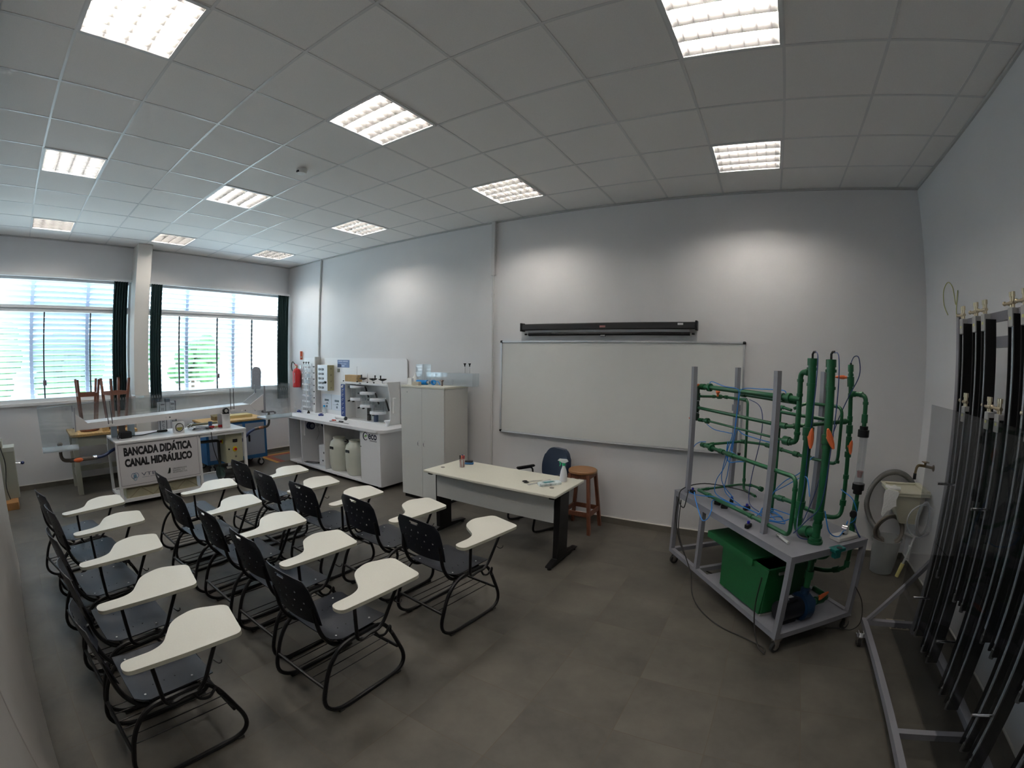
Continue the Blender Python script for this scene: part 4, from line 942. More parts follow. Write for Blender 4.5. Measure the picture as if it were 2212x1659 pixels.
MB().quad((xf, 0.168, zt(0.15)), (xn, 0.168, zt(0.15)), (xn, 0.186, 0.82), (xf, 0.186, 0.82)).build('end_wall', CHG, ch, smooth=False)
MB().quad((xf, 4.058, zt(4.05)), (xn, 4.058, zt(4.05)), (xn, 4.075, 0.95), (xf, 4.075, 0.95)).build('end_wall', CHG, ch, smooth=False)
WB = mat('beam_white', (0.76, 0.74, 0.74), 0.4)
MB().prism([(0.70, 1.045), (0.80, 1.13), (3.30, 1.205), (3.40, 1.11)], xf, xn + 0.012, fn=cp).build('beam', WB, ch, smooth=False)
for x in (xf - 0.004, xn + 0.014):
    MB().prism([(0.63, 1.265), (0.80, 1.137), (0.80, 1.06), (0.625, 1.045)], x - 0.006, x + 0.006, fn=cp).build('gusset', WB, ch, smooth=False)
    MB().prism([(3.30, 1.195), (3.545, 1.35), (3.575, 1.35), (3.575, 1.10), (3.40, 1.09)], x - 0.006, x + 0.006, fn=cp).build('gusset', WB, ch, smooth=False)
for x in (xf - 0.012, xn + 0.02):
    MB().box((x - 0.012, 3.545, 1.05), (x + 0.012, 3.575, 1.485)).build('gate_post', mat('gate_grey', (0.3, 0.31, 0.34), 0.4), ch, smooth=False)
    MB().box((x - 0.008, 0.628, 1.03), (x + 0.008, 0.645, 1.34)).build('gate_post', mat('gate_dim', (0.33, 0.34, 0.38), 0.5), ch, smooth=False)
for y0 in (1.09, 2.955):
    for dy in (0, 0.055): MB().cyl((xn + 0.03, y0 + dy, zb(y0) - 0.06), (xn + 0.03, y0 + dy - 0.025 * (y0 < 2), zt(y0) + 0.005), 0.006, seg=8).build('point_rod', mat('rod_dark', (0.05, 0.05, 0.06), 0.4), ch)
    MB().box((xn + 0.016, y0 - 0.02, zb(y0) - 0.075), (xn + 0.045, y0 + 0.075, zb(y0) - 0.05)).build('rod_base', WB, ch, smooth=False)
MB().box((xf, 1.50, zt(1.5)), (xn, 1.62, zt(1.5) + 0.03), 0.004).build('bridge_block', CHG, ch)
for y in (1.93, 3.16):
    MB().cyl((xn + 0.014, y, 1.115), (xn + 0.035, y, 1.115), 0.012).build('pressure_port', WB, ch)
    MB().cyl((xn + 0.014, y + 0.05, 1.112), (xn + 0.022, y + 0.05, 1.112), 0.010).build('pressure_port', mat('port_dark', (0.08, 0.08, 0.08), 0.4), ch)
# drains and hoses
PVC = mat('brown_grey_pvc', (0.10, 0.085, 0.07), 0.5)
BHO = mat('blue_hose', (0.02, 0.035, 0.12), 0.4)
dl = MB().tube(bend([(1.46, 0.42, 0.86), (1.46, 0.415, 0.66), (1.52, 0.55, 0.655)], 0.10, 6), 0.025, 10).sph((1.46, 0.42, 0.87), 0.04, (1, 1, .8)).build('drain_pipe', PVC, ch)
MB().cyl((1.52, 0.53, 0.655), (1.56, 0.86, 0.665), 0.027).build('union', PVC, dl)
MB().sph((1.57, 0.64, 0.66), 0.03, (1, 2.2, 1)).build('valve_handle', ORANGE, dl)
MB().tube(spline([(1.56, 0.86, 0.665), (1.57, 1.0, 0.68), (1.50, 1.15, 0.73), (1.40, 1.30, 0.74)], 6), 0.022, 10).build('blue_hose', BHO, dl)
MB().cyl((1.555, 0.85, 0.665), (1.562, 0.90, 0.668), 0.03).build('hose_clamp', CHROME, dl)
drp = MB().tube(bend([(1.46, 3.72, 1.03), (1.46, 3.72, 0.80), (1.46, 3.60, 0.785)], 0.09, 6), 0.02, 10).cyl((1.46, 3.72, 0.945), (1.46, 3.72, 0.985), 0.038, 0.028).build('drain_pipe', PVC, ch)
MB().cyl((1.46, 3.63, 0.79), (1.47, 3.43, 0.775), 0.024).build('union', PVC, drp)
MB().sph((1.485, 3.55, 0.79), 0.022, (1, 2.2, 1)).build('valve_handle', mat('faded_orange', (0.5, 0.2, 0.1), 0.5), drp)
MB().tube(spline([(1.47, 3.44, 0.775), (1.48, 3.34, 0.74), (1.46, 3.26, 0.66), (1.44, 3.16, 0.58), (1.42, 3.06, 0.55)], 6), 0.022, 10).build('blue_hose', BHO, drp)
MB().tube(bend([(1.46, 3.60, 1.06), (1.46, 3.62, 1.035), (1.46, 3.82, 1.035), (1.46, 3.84, 1.0)], 0.02, 4), 0.016, 8).sph((1.46, 3.60, 1.05), 0.02).sph((1.46, 3.84, 1.01), 0.022).build('tee_outlet', mat('grey_fitting', (0.13, 0.12, 0.13), 0.4), drp)
BC = mat('pale_blue_acrylic', (0.55, 0.68, 0.78), 0.3)
TZ = 0.8735
# supports and things on the worktop
for y0, y1, l in ((1.155, 1.245, 'pale blue support block under the channel at the left end of the white bench'), (1.40, 1.50, 'pale blue support block under the channel, next to the black power adapter')):
    o = MB().box((0, 0, 0), (0.05, y1 - y0, 0.18)).build('support_block', BC, smooth=False); o.location = (1.34, y0, TZ); tag(o, l, 'support', 'pale blue supports')
gm_ = thing('gear_motor', 'small grey gear motor standing between the pale blue supports', 'motor', (1.36, 1.315, TZ))
MB().box((-0.04, -0.045, 0.03), (0.05, 0.045, 0.16), 0.006).cyl((0, 0, 0.0), (0, 0, 0.03), 0.03).build('housing', mat('motor_grey', (0.25, 0.24, 0.23), 0.5), gm_)
ad = thing('power_adapter', 'black power adapter lying on the left front corner of the white bench', 'power adapter', (1.52, 1.33, TZ), 0.1)
MB().box((-0.055, -0.085, 0), (0.055, 0.085, 0.085), 0.01).build('case', BLACKP, ad)
MB().tube([(0.02 + 0.05 * math.cos(a), -0.10 + 0.02 * math.sin(a), 0.04 + 0.045 * math.sin(a)) for a in [k * 0.55 for k in range(12)]], 0.005, 6).build('cord_loop', RUBBER, ad)
co = MB().tube(spline([(0, 0, 0.006), (0.02, 0.14, 0.006), (-0.06, 0.28, 0.006), (-0.12, 0.42, 0.008)], 8), 0.006, 7).m(0).box((-0.14, 0.41, 0.0), (-0.10, 0.57, 0.03), 0.008).build('adapter_cord', RUBBER)
co.location = (1.45, 1.44, TZ); tag(co, 'black cord with a dark inline plug running across the white bench top', 'cord')
gg = thing('dial_gauge', 'white block with a round white and olive dial standing on the white bench', 'gauge', (1.59, 2.11, TZ), 0.0)
MB().box((-0.045, -0.078, 0), (0.045, 0.078, 0.165), 0.004).build('block', WP, gg)
dlg = MB().lathe([(0.062, 0), (0.062, 0.012), (0.054, 0.014), (0.054, 0.006), (0.001, 0.006)], (0.045, 0.0, 0.085), (1, 0, 0), 28, cap=False).build('bezel', BLACKP, gg)
MB().cyl((0.046, 0, 0.085), (0.052, 0, 0.085), 0.054, seg=28).build('dial_face', mat('dial_white', (0.55, 0.53, 0.50), 0.5), dlg)
MB().prism([(0.045 * math.cos(a), 0.085 + 0.045 * math.sin(a)) for a in [PI + k * PI / 10 for k in range(11)]], 0.0522, 0.0532, fn=lambda a, b_, c: (c, a, b_)).build('olive_sector', mat('olive', (0.25, 0.24, 0.05), 0.5), dlg)
cl2 = MB().tube(spline([(0.26 * math.cos(t) * (1 - 0.02 * t), 0.15 * math.sin(t * 1.0) + 0.01 * t, 0.006 + 0.002 * t) for t in [k * 0.6 for k in range(26)]], 2), 0.005, 6).build('coiled_cable', RUBBER)
cl2.location = (1.60, 2.48, TZ); cl2.rotation_euler = (0, 0, 1.35); cl2.scale = (0.62, 0.55, 1); tag(cl2, 'coiled black cable lying on the white bench between the dial gauge and the red tool', 'cable')
ch2 = MB().tube(spline([(0, 0, 0.0), (-0.02, 0.03, -0.25), (0.0, 0.10, -0.50), (0.0, 0.16, -0.62)], 8), 0.006, 7).build('hanging_cable', RUBBER)
ch2.location = (bx1 + 0.016, 2.53, 0.868); tag(ch2, 'thin black cable hanging down the front of the white bench right of the sign', 'cable')
wl = MB().tube(spline([(0.06 * math.cos(t), 0.09 * math.sin(t), 0.01 + 0.06 * max(0, math.sin(t))) for t in [k * 0.5 for k in range(12)]], 2), 0.006, 6).build('white_cable', mat('white_cable', (0.75, 0.75, 0.75), 0.5))
wl.location = (1.30, 2.33, TZ); tag(wl, 'white cable loop lying behind the dial gauge', 'cable')
rt = thing('red_tool', 'red and cream hand tool lying on the right part of the white bench', 'tool', (1.50, 2.74, TZ), -0.15)
MB().box((-0.02, -0.11, 0), (0.02, -0.02, 0.035), 0.01).box((-0.02, 0.035, 0.0), (0.02, 0.12, 0.04), 0.01).m(1).box((-0.018, -0.02, 0.004), (0.018, 0.035, 0.03), 0.004).build('grip', [REDP, mat('cream_label', (0.55, 0.42, 0.2), 0.5)], rt)
ub = thing('blue_cup', 'small blue cup standing behind the red tool on the white bench', 'cup', (1.32, 2.72, TZ))
MB().lathe([(0.028, 0), (0.034, 0.075), (0.031, 0.075), (0.026, 0.004), (0.001, 0.004)], seg=20, cap=False).build('cup_body', mat('slate_blue', (0.06, 0.12, 0.25), 0.4), ub)
bp_ = thing('bearing_bracket', 'white sheet bracket with a round black bearing on top, under the channel', 'bracket', (1.54, 2.86, TZ))
MB().box((0.05, -0.045, 0), (0.07, 0.085, 0.212)).box((-0.14, -0.045, 0), (-0.12, 0.085, 0.212)).box((-0.12, 0.065, 0), (0.05, 0.085, 0.10)).box((-0.14, -0.05, 0.212), (0.13, 0.085, 0.218)).build('sheet_bracket', WP, bp_, smooth=False)
MB().cyl((0.085, 0.0, 0.265), (0.13, 0.0, 0.265), 0.046, seg=20).box((0.085, -0.05, 0.2185), (0.13, 0.05, 0.237)).m(1).cyl((0.13, 0, 0.265), (0.135, 0, 0.265), 0.027, seg=16).build('bearing', [BLACKM, mat('bearing_face', (0.5, 0.48, 0.46), 0.4)], bp_)
gp_ = MB().cyl((0, 0, 0), (0, 0.48, 0), 0.018).cyl((0, -0.02, 0), (0, 0.05, 0), 0.026).sph((-0.01, -0.02, -0.01), 0.022).build('suction_pipe', mat('olive_pipe', (0.16, 0.15, 0.09), 0.5))
gp_.location = (1.16, 2.42, TZ + 0.03); tag(gp_, 'olive-grey pipe lying along the back of the white bench top', 'pipe')
# under the bench: control box, pump
kb = thing('control_box', 'beige control box with red and yellow stop button under the white bench', 'control box', (1.62, 2.93, 0.355))
OLB = mat('beige_box', (0.42, 0.41, 0.29), 0.45)
MB().box((-0.16, -0.155, 0), (0.135, 0.135, 0.44), 0.004).build('housing', OLB, kb)
kd = MB().box((0.136, -0.152, 0.004), (0.148, 0.132, 0.436), 0.003).build('door', OLB, kb)
MB().box((0.148, -0.03, 0.31), (0.153, 0.045, 0.355)).build('display', BLACKP, kd, smooth=False)
MB().cyl((0.148, 0.0, 0.205), (0.152, 0.0, 0.205), 0.040, seg=24).m(1).cyl((0.152, 0, 0.205), (0.178, 0, 0.205), 0.016, seg=16).cyl((0.172, 0, 0.205), (0.182, 0, 0.205), 0.022, seg=16).build('stop_button', [mat('safety_yellow', (0.75, 0.62, 0.0), 0.4), REDP], kd)
MB().cyl((0.148, -0.10, 0.21), (0.153, -0.10, 0.21), 0.014, seg=14).build('key_lock', BLACKP, kd)
MB().cyl((0.148, 0.005, 0.09), (0.160, 0.005, 0.09), 0.014, seg=14).build('start_knob', CHROME, kd)
MB().cyl((0.02, -0.155, 0.32), (0.02, -0.162, 0.32), 0.035, seg=20).m(1).cyl((0.02, -0.162, 0.32), (0.02, -0.185, 0.32), 0.018, seg=14).build('main_switch', [mat('safety_yellow', (0.75, 0.62, 0.0), 0.4), REDP], kb)
mp = thing('motor_pump', 'black electric motor with dark green pump on the lower shelf of the white bench', 'pump', (1.60, 2.87, 0.079))
MB().cyl((0, -0.10, 0.105), (0, 0.15, 0.105), 0.088, seg=24).box((-0.05, -0.08, 0), (0.05, 0.12, 0.03)).build('motor', mat('motor_black', (0.012, 0.012, 0.015), 0.35), mp)
MB().cyl((0, -0.18, 0.11), (0, -0.10, 0.11), 0.10, 0.085, seg=20).cyl((0, -0.14, 0.11), (0, -0.14, 0.24), 0.03).build('volute', mat('dark_green_iron', (0.01, 0.035, 0.03), 0.4), mp)
MB().box((0.03, -0.05, 0.17), (0.07, 0.03, 0.185), 0, Matrix.Rotation(0.6, 3, 'Y')).build('rating_plate', mat('plate_white', (0.6, 0.6, 0.6), 0.4), mp, smooth=False)
MB().tube(bend([(0, -0.14, 0.24), (0, -0.14, 0.61), (0, -0.56, 0.62)], 0.04, 5), 0.022, 10).build('riser_pipe', mat('dark_riser', (0.035, 0.035, 0.03), 0.5), mp)

# ---------------------------------------------------------------- along the window wall
tb = thing('work_table', 'beige steel table with a thick wooden top under the left window', 'table', (0, 0, 0))
tx0, tx1, ty0, ty1 = 0.10, 0.84, 0.62, 1.66
MB().box((tx0, ty0, 0.845), (tx1, ty1, 0.885), 0.004).build('tabletop', LWOOD, tb, smooth=False)
BEG = mat('beige_steel', (0.42, 0.41, 0.34), 0.45)
for x, y in ((tx0 + 0.03, ty0 + 0.03), (tx1 - 0.11, ty0 + 0.03), (tx0 + 0.03, ty1 - 0.11), (tx1 - 0.11, ty1 - 0.11)): MB().box((x, y, 0), (x + 0.08, y + 0.08, 0.845)).build('leg', BEG, tb, smooth=False)
MB().box((tx1 - 0.10, ty0 + 0.11, 0.70), (tx1 - 0.04, ty1 - 0.11, 0.845)).build('apron', BEG, tb, smooth=False)
MB().box((tx0 + 0.05, ty0 + 0.11, 0.22), (tx0 + 0.09, ty1 - 0.11, 0.30)).box((tx0 + 0.11, ty0 + 0.05, 0.22), (tx1 - 0.11, ty0 + 0.09, 0.30)).build('stretcher', BEG, tb, smooth=False)
def upturned(label, x, y, rz):
    t = make_stool(label, (x, y, 0.886 + 0.765), rz, hgt=0.765, spread=0.165, rad=0.155, name='upturned_stool', group='wooden stools turned upside down')
    t.rotation_euler = (PI, 0, rz); return t
upturned('dark wooden stool standing upside down at the left on the wooden work table', 0.52, 0.955, 0.0)
upturned('dark wooden stool upside down on the work table, half hidden by the pillar', 0.50, 1.40, 0.35)
wbk = MB().box((-0.03, -0.05, 0), (0.03, 0.05, 0.06), 0.003).build('wood_block', LWOOD); wbk.location = (0.78, 1.17, 0.886); tag(wbk, 'small light wood block on the front edge of the work table', 'block')

bcart = thing('tool_cart', 'blue tool cart with grey doors and wooden top on castors', 'tool cart', (0, 0, 0))
kx0, kx1, ky0, ky1 = 0.28, 0.86, 2.80, 3.97
MB().box((kx0, ky0, 0.15), (kx1, ky1, 0.20)).box((kx0, ky0, 0.20), (kx1 - 0.02, ky0 + 0.02, 0.83)).box((kx0, ky1 - 0.02, 0.20), (kx1 - 0.02, ky1, 0.83)).box((kx0, ky0 + 0.02, 0.20), (kx0 + 0.02, ky1 - 0.02, 0.83)).box((kx1 - 0.02, ky0, 0.785), (kx1, ky1, 0.83)).box((kx1 - 0.02, ky0, 0.20), (kx1, ky0 + 0.05, 0.785)).box((kx1 - 0.02, ky1 - 0.04, 0.20), (kx1, ky1, 0.785)).box((kx1 - 0.02, 3.50, 0.20), (kx1, 3.55, 0.785)).box((kx1 - 0.02, ky0 + 0.05, 0.20), (kx1, ky1 - 0.04, 0.215)).build('carcass', BLUEP, bcart, smooth=False)
MB().box((kx0 - 0.02, ky0 - 0.02, 0.83), (kx1 + 0.02, ky1 + 0.02, 0.865), 0.003).build('wooden_top', LWOOD, bcart, smooth=False)
GD = mat('door_grey', (0.40, 0.41, 0.48), 0.45)
d1 = MB().box((kx1 - 0.018, 3.552, 0.217), (kx1 - 0.003, ky1 - 0.042, 0.783)).build('door', GD, bcart, smooth=False)
MB().box((kx1 - 0.003, 3.60, 0.46), (kx1 + 0.012, 3.635, 0.58), 0.004).build('handle', BLACKP, d1)
d2 = MB().box((kx1 - 0.018, ky0 + 0.052, 0.217), (kx1 - 0.003, 3.498, 0.783)).build('door', GD, bcart, smooth=False)
for x in (kx0 + 0.08, kx1 - 0.05):
    for y in (ky0 + 0.09, ky1 - 0.12):
        w_ = MB().cyl((x - 0.02, y, 0.06), (x + 0.02, y, 0.06), 0.06, seg=20).build('castor', RUBBER, bcart)
        MB().cyl((x - 0.022, y, 0.06), (x + 0.022, y, 0.06), 0.038, seg=18).box((x - 0.03, y - 0.03, 0.12), (x + 0.03, y + 0.03, 0.15)).box((x + 0.022, y - 0.012, 0.05), (x + 0.028, y + 0.012, 0.13)).build('castor_hub', mat('hub_grey', (0.45, 0.45, 0.45), 0.4), w_)
jb = thing('beige_box', 'small beige metal box on the left part of the blue tool cart', 'box', (0.62, 3.13, 0.866))
MB().box((-0.10, -0.10, 0.07), (0.10, 0.10, 0.15), 0.004).build('case', OLB, jb)
MB().box((-0.095, -0.09, 0), (0.095, 0.09, 0.07)).build('wooden_base', mat('dark_base', (0.15, 0.11, 0.05), 0.6), jb, smooth=False)
dwr = MB().box((-0.12, -0.22, 0), (0.12, 0.22, 0.05), 0.003).build('pale_board', mat('pale_wood', (0.52, 0.42, 0.20), 0.5)); dwr.location = (0.50, 3.60, 0.866); tag(dwr, 'pale wooden board lying on the right part of the blue tool cart', 'board')
mcx = thing('lettered_device', 'grey upright device with vertical letters M C T and N A behind the channel', 'device', (0.16, 2.34, 0))
LG = mat('device_grey', (0.50, 0.52, 0.56), 0.4)
for y, w in ((-0.075, 0.10), (0.105, 0.09)):
    MB().box((-0.03, y - w / 2, 0.02), (0.04, y + w / 2, 1.20), 0.003).build('letter_column', LG, mcx, smooth=False)
    MB().box((0.04, y - w / 2 + 0.015, 1.15), (0.042, y + w / 2 - 0.015, 1.17)).build('slot', BLACKP, mcx, smooth=False)
MB().box((-0.03, -0.012, 0.02), (0.05, 0.052, 1.20)).box((-0.03, -0.155, 0.02), (0.02, -0.135, 1.20)).box((-0.16, -0.16, 0), (0.20, 0.18, 0.02)).m(1).box((-0.04, -0.02, 1.20), (0.06, 0.06, 1.255), 0.004).box((-0.02, 0.155, 0.02), (0.02, 0.175, 1.21)).box((-0.02, -0.135, 0.02), (0.0, -0.126, 1.18)).build('centre_column', [mat('device_pale', (0.60, 0.61, 0.65), 0.4), mat('device_dark', (0.05, 0.06, 0.09), 0.4)], mcx, smooth=False)
LT = mat('device_letter', (0.03, 0.03, 0.05), 0.5)
for s_, y, z in (('M', -0.075, 1.075), ('M', -0.075, 0.865), ('C', -0.075, 0.80), ('T', -0.075, 0.735), ('C', 0.105, 1.08), ('N', 0.105, 0.86), ('A', 0.105, 0.79)):
    text('letter', s_, 0.062, LT, mcx, (0.041, y, z), (1, 0, 0), 0.001)
# far left machines
lp = thing('beige_press', 'beige metal machine column with a small blue-handled valve at the left photo edge', 'machine', (0.70, -0.42, 0))
PRS = mat('press_beige', (0.36, 0.36, 0.30), 0.5)
MB().box((-0.18, 0.02, 0.10), (0.10, 0.20, 0.74), 0.006).m(1).box((-0.185, 0.015, 0.74), (0.105, 0.205, 0.80), 0.004).build('column', [PRS, mat('press_pale', (0.5, 0.52, 0.47), 0.4)], lp)
MB().box((-0.14, -0.12, 0.06), (0.16, 0.04, 0.90), 0.01).build('rear_column', PRS, lp)
for z in (0.93, 0.99): MB().lathe([(0.018, -0.004), (0.026, -0.004), (0.026, 0.004), (0.018, 0.004)], (0.1, -0.04, z), (1, 0, 0), 16, cap=False).build('lifting_ring', CHROME, lp)
MB().cyl((0.0, 0.20, 0.56), (0.0, 0.29, 0.55), 0.010).build('valve_stem', CHROME, lp)
MB().sph((0.0, 0.30, 0.555), 0.026, (1, 1.2, .9)).build('valve_handle', mat('navy_knob', (0.02, 0.03, 0.12), 0.4), lp)
MB().box((0.06, -0.10, 0), (0.34, 0.17, 0.10), 0.004).build('wooden_block', mat('orange_wood', (0.40, 0.20, 0.07), 0.6, noise=0.2, nscale=5), lp)
MB().tube(spline([(0.17, 0.0, 0.86), (0.20, 0.06, 0.60), (0.2, 0.03, 0.30), (0.22, 0.06, 0.12)], 6), 0.008, 7).build('cable', RUBBER, lp)
lw = thing('white_appliance', 'white rounded appliance on the floor at the left photo edge', 'appliance', (1.80, -0.55, 0))
MB().prism(round_poly([(-0.35, 0.03), (0.20, 0.03), (0.235, 0.10), (0.12, 0.82), (-0.35, 0.86)], [0.02, 0.03, 0.06, 0.10, 0.02], 5), -0.2, 0.155, 0.015, fn=lambda a, b_, c: (a, c, b_)).build('shell', mat('appliance_white', (0.62, 0.64, 0.68), 0.35), lw)
MB().box((-0.30, -0.17, 0), (0.16, 0.12, 0.03)).build('base', BLACKM, lw, smooth=False)
# tall cupboard at the near wall
nc = thing('low_cupboard', 'long pale cupboard against the near wall at the bottom left of the photo', 'cupboard', (3.1, YN + 0.002, 0))
MB().box((0, 0, 0.0), (4.4, 0.43, 1.9)).build('body', mat('cupboard_grey', (0.42, 0.40, 0.38), 0.5, noise=0.03, nscale=5), nc, smooth=False)
for a, b_ in ((0.01, 3.545), (3.565, 4.39)):
    MB().box((a, 0.43, 0.012), (b_, 0.45, 1.88), 0.003).build('door', mat('cupboard_grey', (0.42, 0.40, 0.38), 0.5, noise=0.03, nscale=5), nc, smooth=False)
# ---------------------------------------------------------------- green pipe rig on its grey cart (local x = depth v, local y = length u)
RIGZ = math.atan2(0.634, 0.773)
def Q(u, v, z): return (v, u, z)
cart = thing('pipe_rig_cart', 'grey steel cart on castors carrying loops of green pipes, orange valves and blue tubing', 'pipe rig', (8.755, 2.92, 0), RIGZ)
LU, DV, TZC = 1.62, 0.77, 0.752
def cbox(u0, v0, z0, u1, v1, z1, bev=0.0): return MB().box(Q(u0, v0, z0), Q(u1, v1, z1), bev)
cbox(-0.002, -0.002, TZC - 0.012, LU, DV, TZC).build('top_sheet', STEELG, cart, smooth=False)
for v in (0, DV - 0.04): cbox(0.04, v, TZC - 0.052, LU - 0.04, v + 0.04, TZC - 0.012).build('rail', STEELG, cart, smooth=False); cbox(0.04, v, 0.125, LU - 0.04, v + 0.04, 0.165).build('rail', STEELG, cart, smooth=False)
for u in (0, LU - 0.04): cbox(u, 0.04, TZC - 0.052, u + 0.04, DV - 0.04, TZC - 0.012).build('rail', STEELG, cart, smooth=False); cbox(u, 0.04, 0.125, u + 0.04, DV - 0.04, 0.165).build('rail', STEELG, cart, smooth=False)
cbox(1.11, 0.04, 0.125, 1.15, DV - 0.04, 0.165).build('rail', STEELG, cart, smooth=False)
for u, v in ((0, 0), (0, DV - 0.04), (LU - 0.04, 0), (LU - 0.04, DV - 0.04), (1.11, 0), (1.11, DV - 0.04)):
    z0 = 0.125 if u != 1.11 else 0.165
    cbox(u, v, z0, u + 0.04, v + 0.04, TZC - 0.012).build('leg', STEELG, cart, smooth=False)
cbox(0.04, 0.04, 0.150, 1.0, DV - 0.04, 0.156).build('lower_shelf', STEELG, cart, smooth=False)
for u, v in ((0.03, 0.03), (0.03, DV - 0.03), (LU - 0.03, 0.03), (LU - 0.03, DV - 0.03)):
    w_ = MB().cyl(Q(u - 0.012, v + 0.02, 0.04), Q(u + 0.012, v + 0.02, 0.04), 0.04, seg=20).build('castor', RUBBER, cart)
    MB().box(Q(u - 0.02, v + 0.0, 0.04), Q(u - 0.015, v + 0.04, 0.125)).box(Q(u + 0.015, v + 0.0, 0.04), Q(u + 0.02, v + 0.04, 0.125)).cyl(Q(u - 0.014, v + 0.02, 0.04), Q(u + 0.014, v + 0.02, 0.04), 0.022).box(Q(u - 0.03, v - 0.02, 0.108), Q(u + 0.03, v + 0.045, 0.124)).build('castor_fork', CHROME, w_, smooth=False)
POSTS = ((1.50, 0.07), (0.42, 0.095), (1.52, 0.57), (0.50, 0.65))
for u, v in POSTS: cbox(u - 0.02, v - 0.02, TZC, u + 0.02, v + 0.02, 1.912).build('upright_post', STEELG, cart, smooth=False)
cbox(1.495, 0.545, 1.50, 1.56, 0.60, 1.56).build('post_bracket', STEELG, cart, smooth=False)

rig = cart
def qz(p): return Vector((p[1], p[0], p[2]))
def pipe(name, pts, r, collars=(), rad=0.05, m_=None, parent=None):
    P = [qz(p) for p in pts]
    mb = MB().tube(bend(P, rad, 5), r, 14)
    for t in collars:      # (index of segment, fraction, width, extra radius)
        i, f, w, e_ = t; a, b = P[i], P[i + 1]; c = a + (b - a) * f; d = (b - a).normalized()
        mb.cyl(c - d * w / 2, c + d * w / 2, r + e_, seg=16)
    return mb.build(name, m_ or GREENP, parent or rig)
def lever(parent, c, axis_out, along, s=1.0):
    """orange wing handle of a ball valve"""
    c = qz(c); ao = Vector((axis_out[1], axis_out[0], axis_out[2])).normalized(); al = Vector((along[1], along[0], along[2])).normalized()
    return MB().cyl(c - ao * 0.035 * s, c + ao * 0.01, 0.012 * s, seg=10).tube([c + al * t * 0.055 * s + ao * (0.018 * abs(t)) for t in (-1, -.6, 0, .6, 1)], 0.012 * s, 8, rad=[0.006 * s, 0.014 * s, 0.019 * s, 0.014 * s, 0.006 * s]).build('valve_lever', ORANGE, parent)
# tall pipes A and B
pa = pipe('tall_pipe', [(0.33, 0.34, 2.005), (0.335, 0.34, 0.80), (0.30, 0.34, 0.785), (0.13, 0.33, 0.825)], 0.030, [(0, .02, .05, .006), (0, .06, .02, .009), (0, .15, .02, .006), (0, .42, .06, .012), (0, .46, .03, .007), (0, .86, .05, .009), (0, .96, .04, .006), (2, .25, .05, .008), (2, .5, .03, .012)], 0.06)
pb = pipe('tall_pipe', [(0.145, 0.33, 2.0), (0.125, 0.33, 0.753)], 0.030, [(0, .02, .05, .006), (0, .06, .02, .009), (0, .15, .02, .006), (0, .42, .06, .012), (0, .46, .03, .007), (0, .84, .06, .009), (0, .90, .03, .006), (0, .992, .018, .026), (0, .975, .02, .015)])
lever(pa, (0.255, 0.29, 1.465), (-1, -0.6, 0), (0, 0, 1), 1.25); lever(pb, (0.06, 0.27, 1.495), (-1, -0.6, 0), (0.25, -0.3, 1), 1.25)
for p_, u, v in ((pa, 0.33, 0.34), (pb, 0.145, 0.33)): MB().tube([qz((u, v, 2.0)), qz((u, v, 2.035)), qz((u - 0.012, v, 2.05)), qz((u - 0.03, v, 2.05))], 0.008, 8).build('push_fitting', BLACKP, p_)
ps_ = pipe('side_branch', [(0.345, 0.34, 1.908), (0.445, 0.34, 1.908), (0.445, 0.34, 1.395), (0.56, 0.315, 1.40)], 0.020, [(0, .3, .02, .005), (1, .12, .02, .005), (1, .32, .02, .004), (1, .86, .02, .005), (2, .75, .05, .013), (2, .45, .02, .006)], 0.05)
ps2 = pipe('side_branch', [(0.16, 0.35, 1.908), (0.30, 0.50, 1.905), (0.33, 0.52, 1.86), (0.33, 0.52, 1.58), (0.33, 0.52, 1.55)], 0.020, [(0, .3, .02, .005), (2, .15, .02, .005)], 0.05)
# horizontals from the far post
def uv1(t): return 1.45 + (0.43 - 1.45) * t, 0.15 + (0.34 - 0.15) * t
h1 = pipe('horizontal_pipe', [(1.55, 0.135, 1.732), (1.377, 0.163, 1.733), (0.71, 0.288, 1.719), (0.43, 0.338, 1.713)], 0.020, [(0, .45, .05, .008), (0, .95, .03, .016), (2, .35, .05, .010), (2, .62, .03, .016)], 0.02)
h1b = pipe('horizontal_pipe', [(1.05, 0.28, 1.70), (0.71, 0.33, 1.690), (0.50, 0.36, 1.685)], 0.017, [(0, .02, .05, .006)], 0.02)
lever(h1, (1.52, 0.10, 1.745), (0, -1, 0), (0.15, 0, 1))
h2 = pipe('horizontal_pipe', [(1.50, 0.14, 1.645), (1.68, 0.53, 1.622), (1.325, 0.55, 1.621), (1.30, 0.55, 0.98), (1.283, 0.55, 0.80), (1.05, 0.50, 0.81)], 0.0125, [(0, .55, .03, .004), (0, .8, .05, .010), (1, .1, .03, .006), (1, .9, .03, .005), (3, .5, .03, .004)], 0.04)
lever(h2, (1.60, 0.40, 1.665), (0, 0, 1), (1, 0.3, 0), 0.9)
h3 = pipe('horizontal_pipe', [(1.536, 0.134, 1.54), (0.706, 0.288, 1.508), (0.52, 0.325, 1.505), (0.255, 0.68, 1.568)], 0.0145, [(1, .7, .06, .009), (2, .1, .03, .007), (2, .93, .03, .006)], 0.04)
h4 = pipe('horizontal_pipe', [(1.53, 0.135, 1.43), (1.38, 0.163, 1.435), (0.56, 0.316, 1.40)], 0.0095, [(0, .35, .05, .008), (0, .9, .03, .016), (0, .7, .04, .006)], 0.02)
lever(h4, (1.55, 0.11, 1.43), (0, -1, 0), (1, 0, 0.1), 0.9)
mf = pipe('manifold', [(1.53, 0.135, 1.73), (1.53, 0.135, 1.42)], 0.014, [(0, .3, .07, .006), (0, .62, .05, .006), (0, .9, .06, .006)], m_=mat('dark_manifold', (0.012, 0.03, 0.02), 0.45))
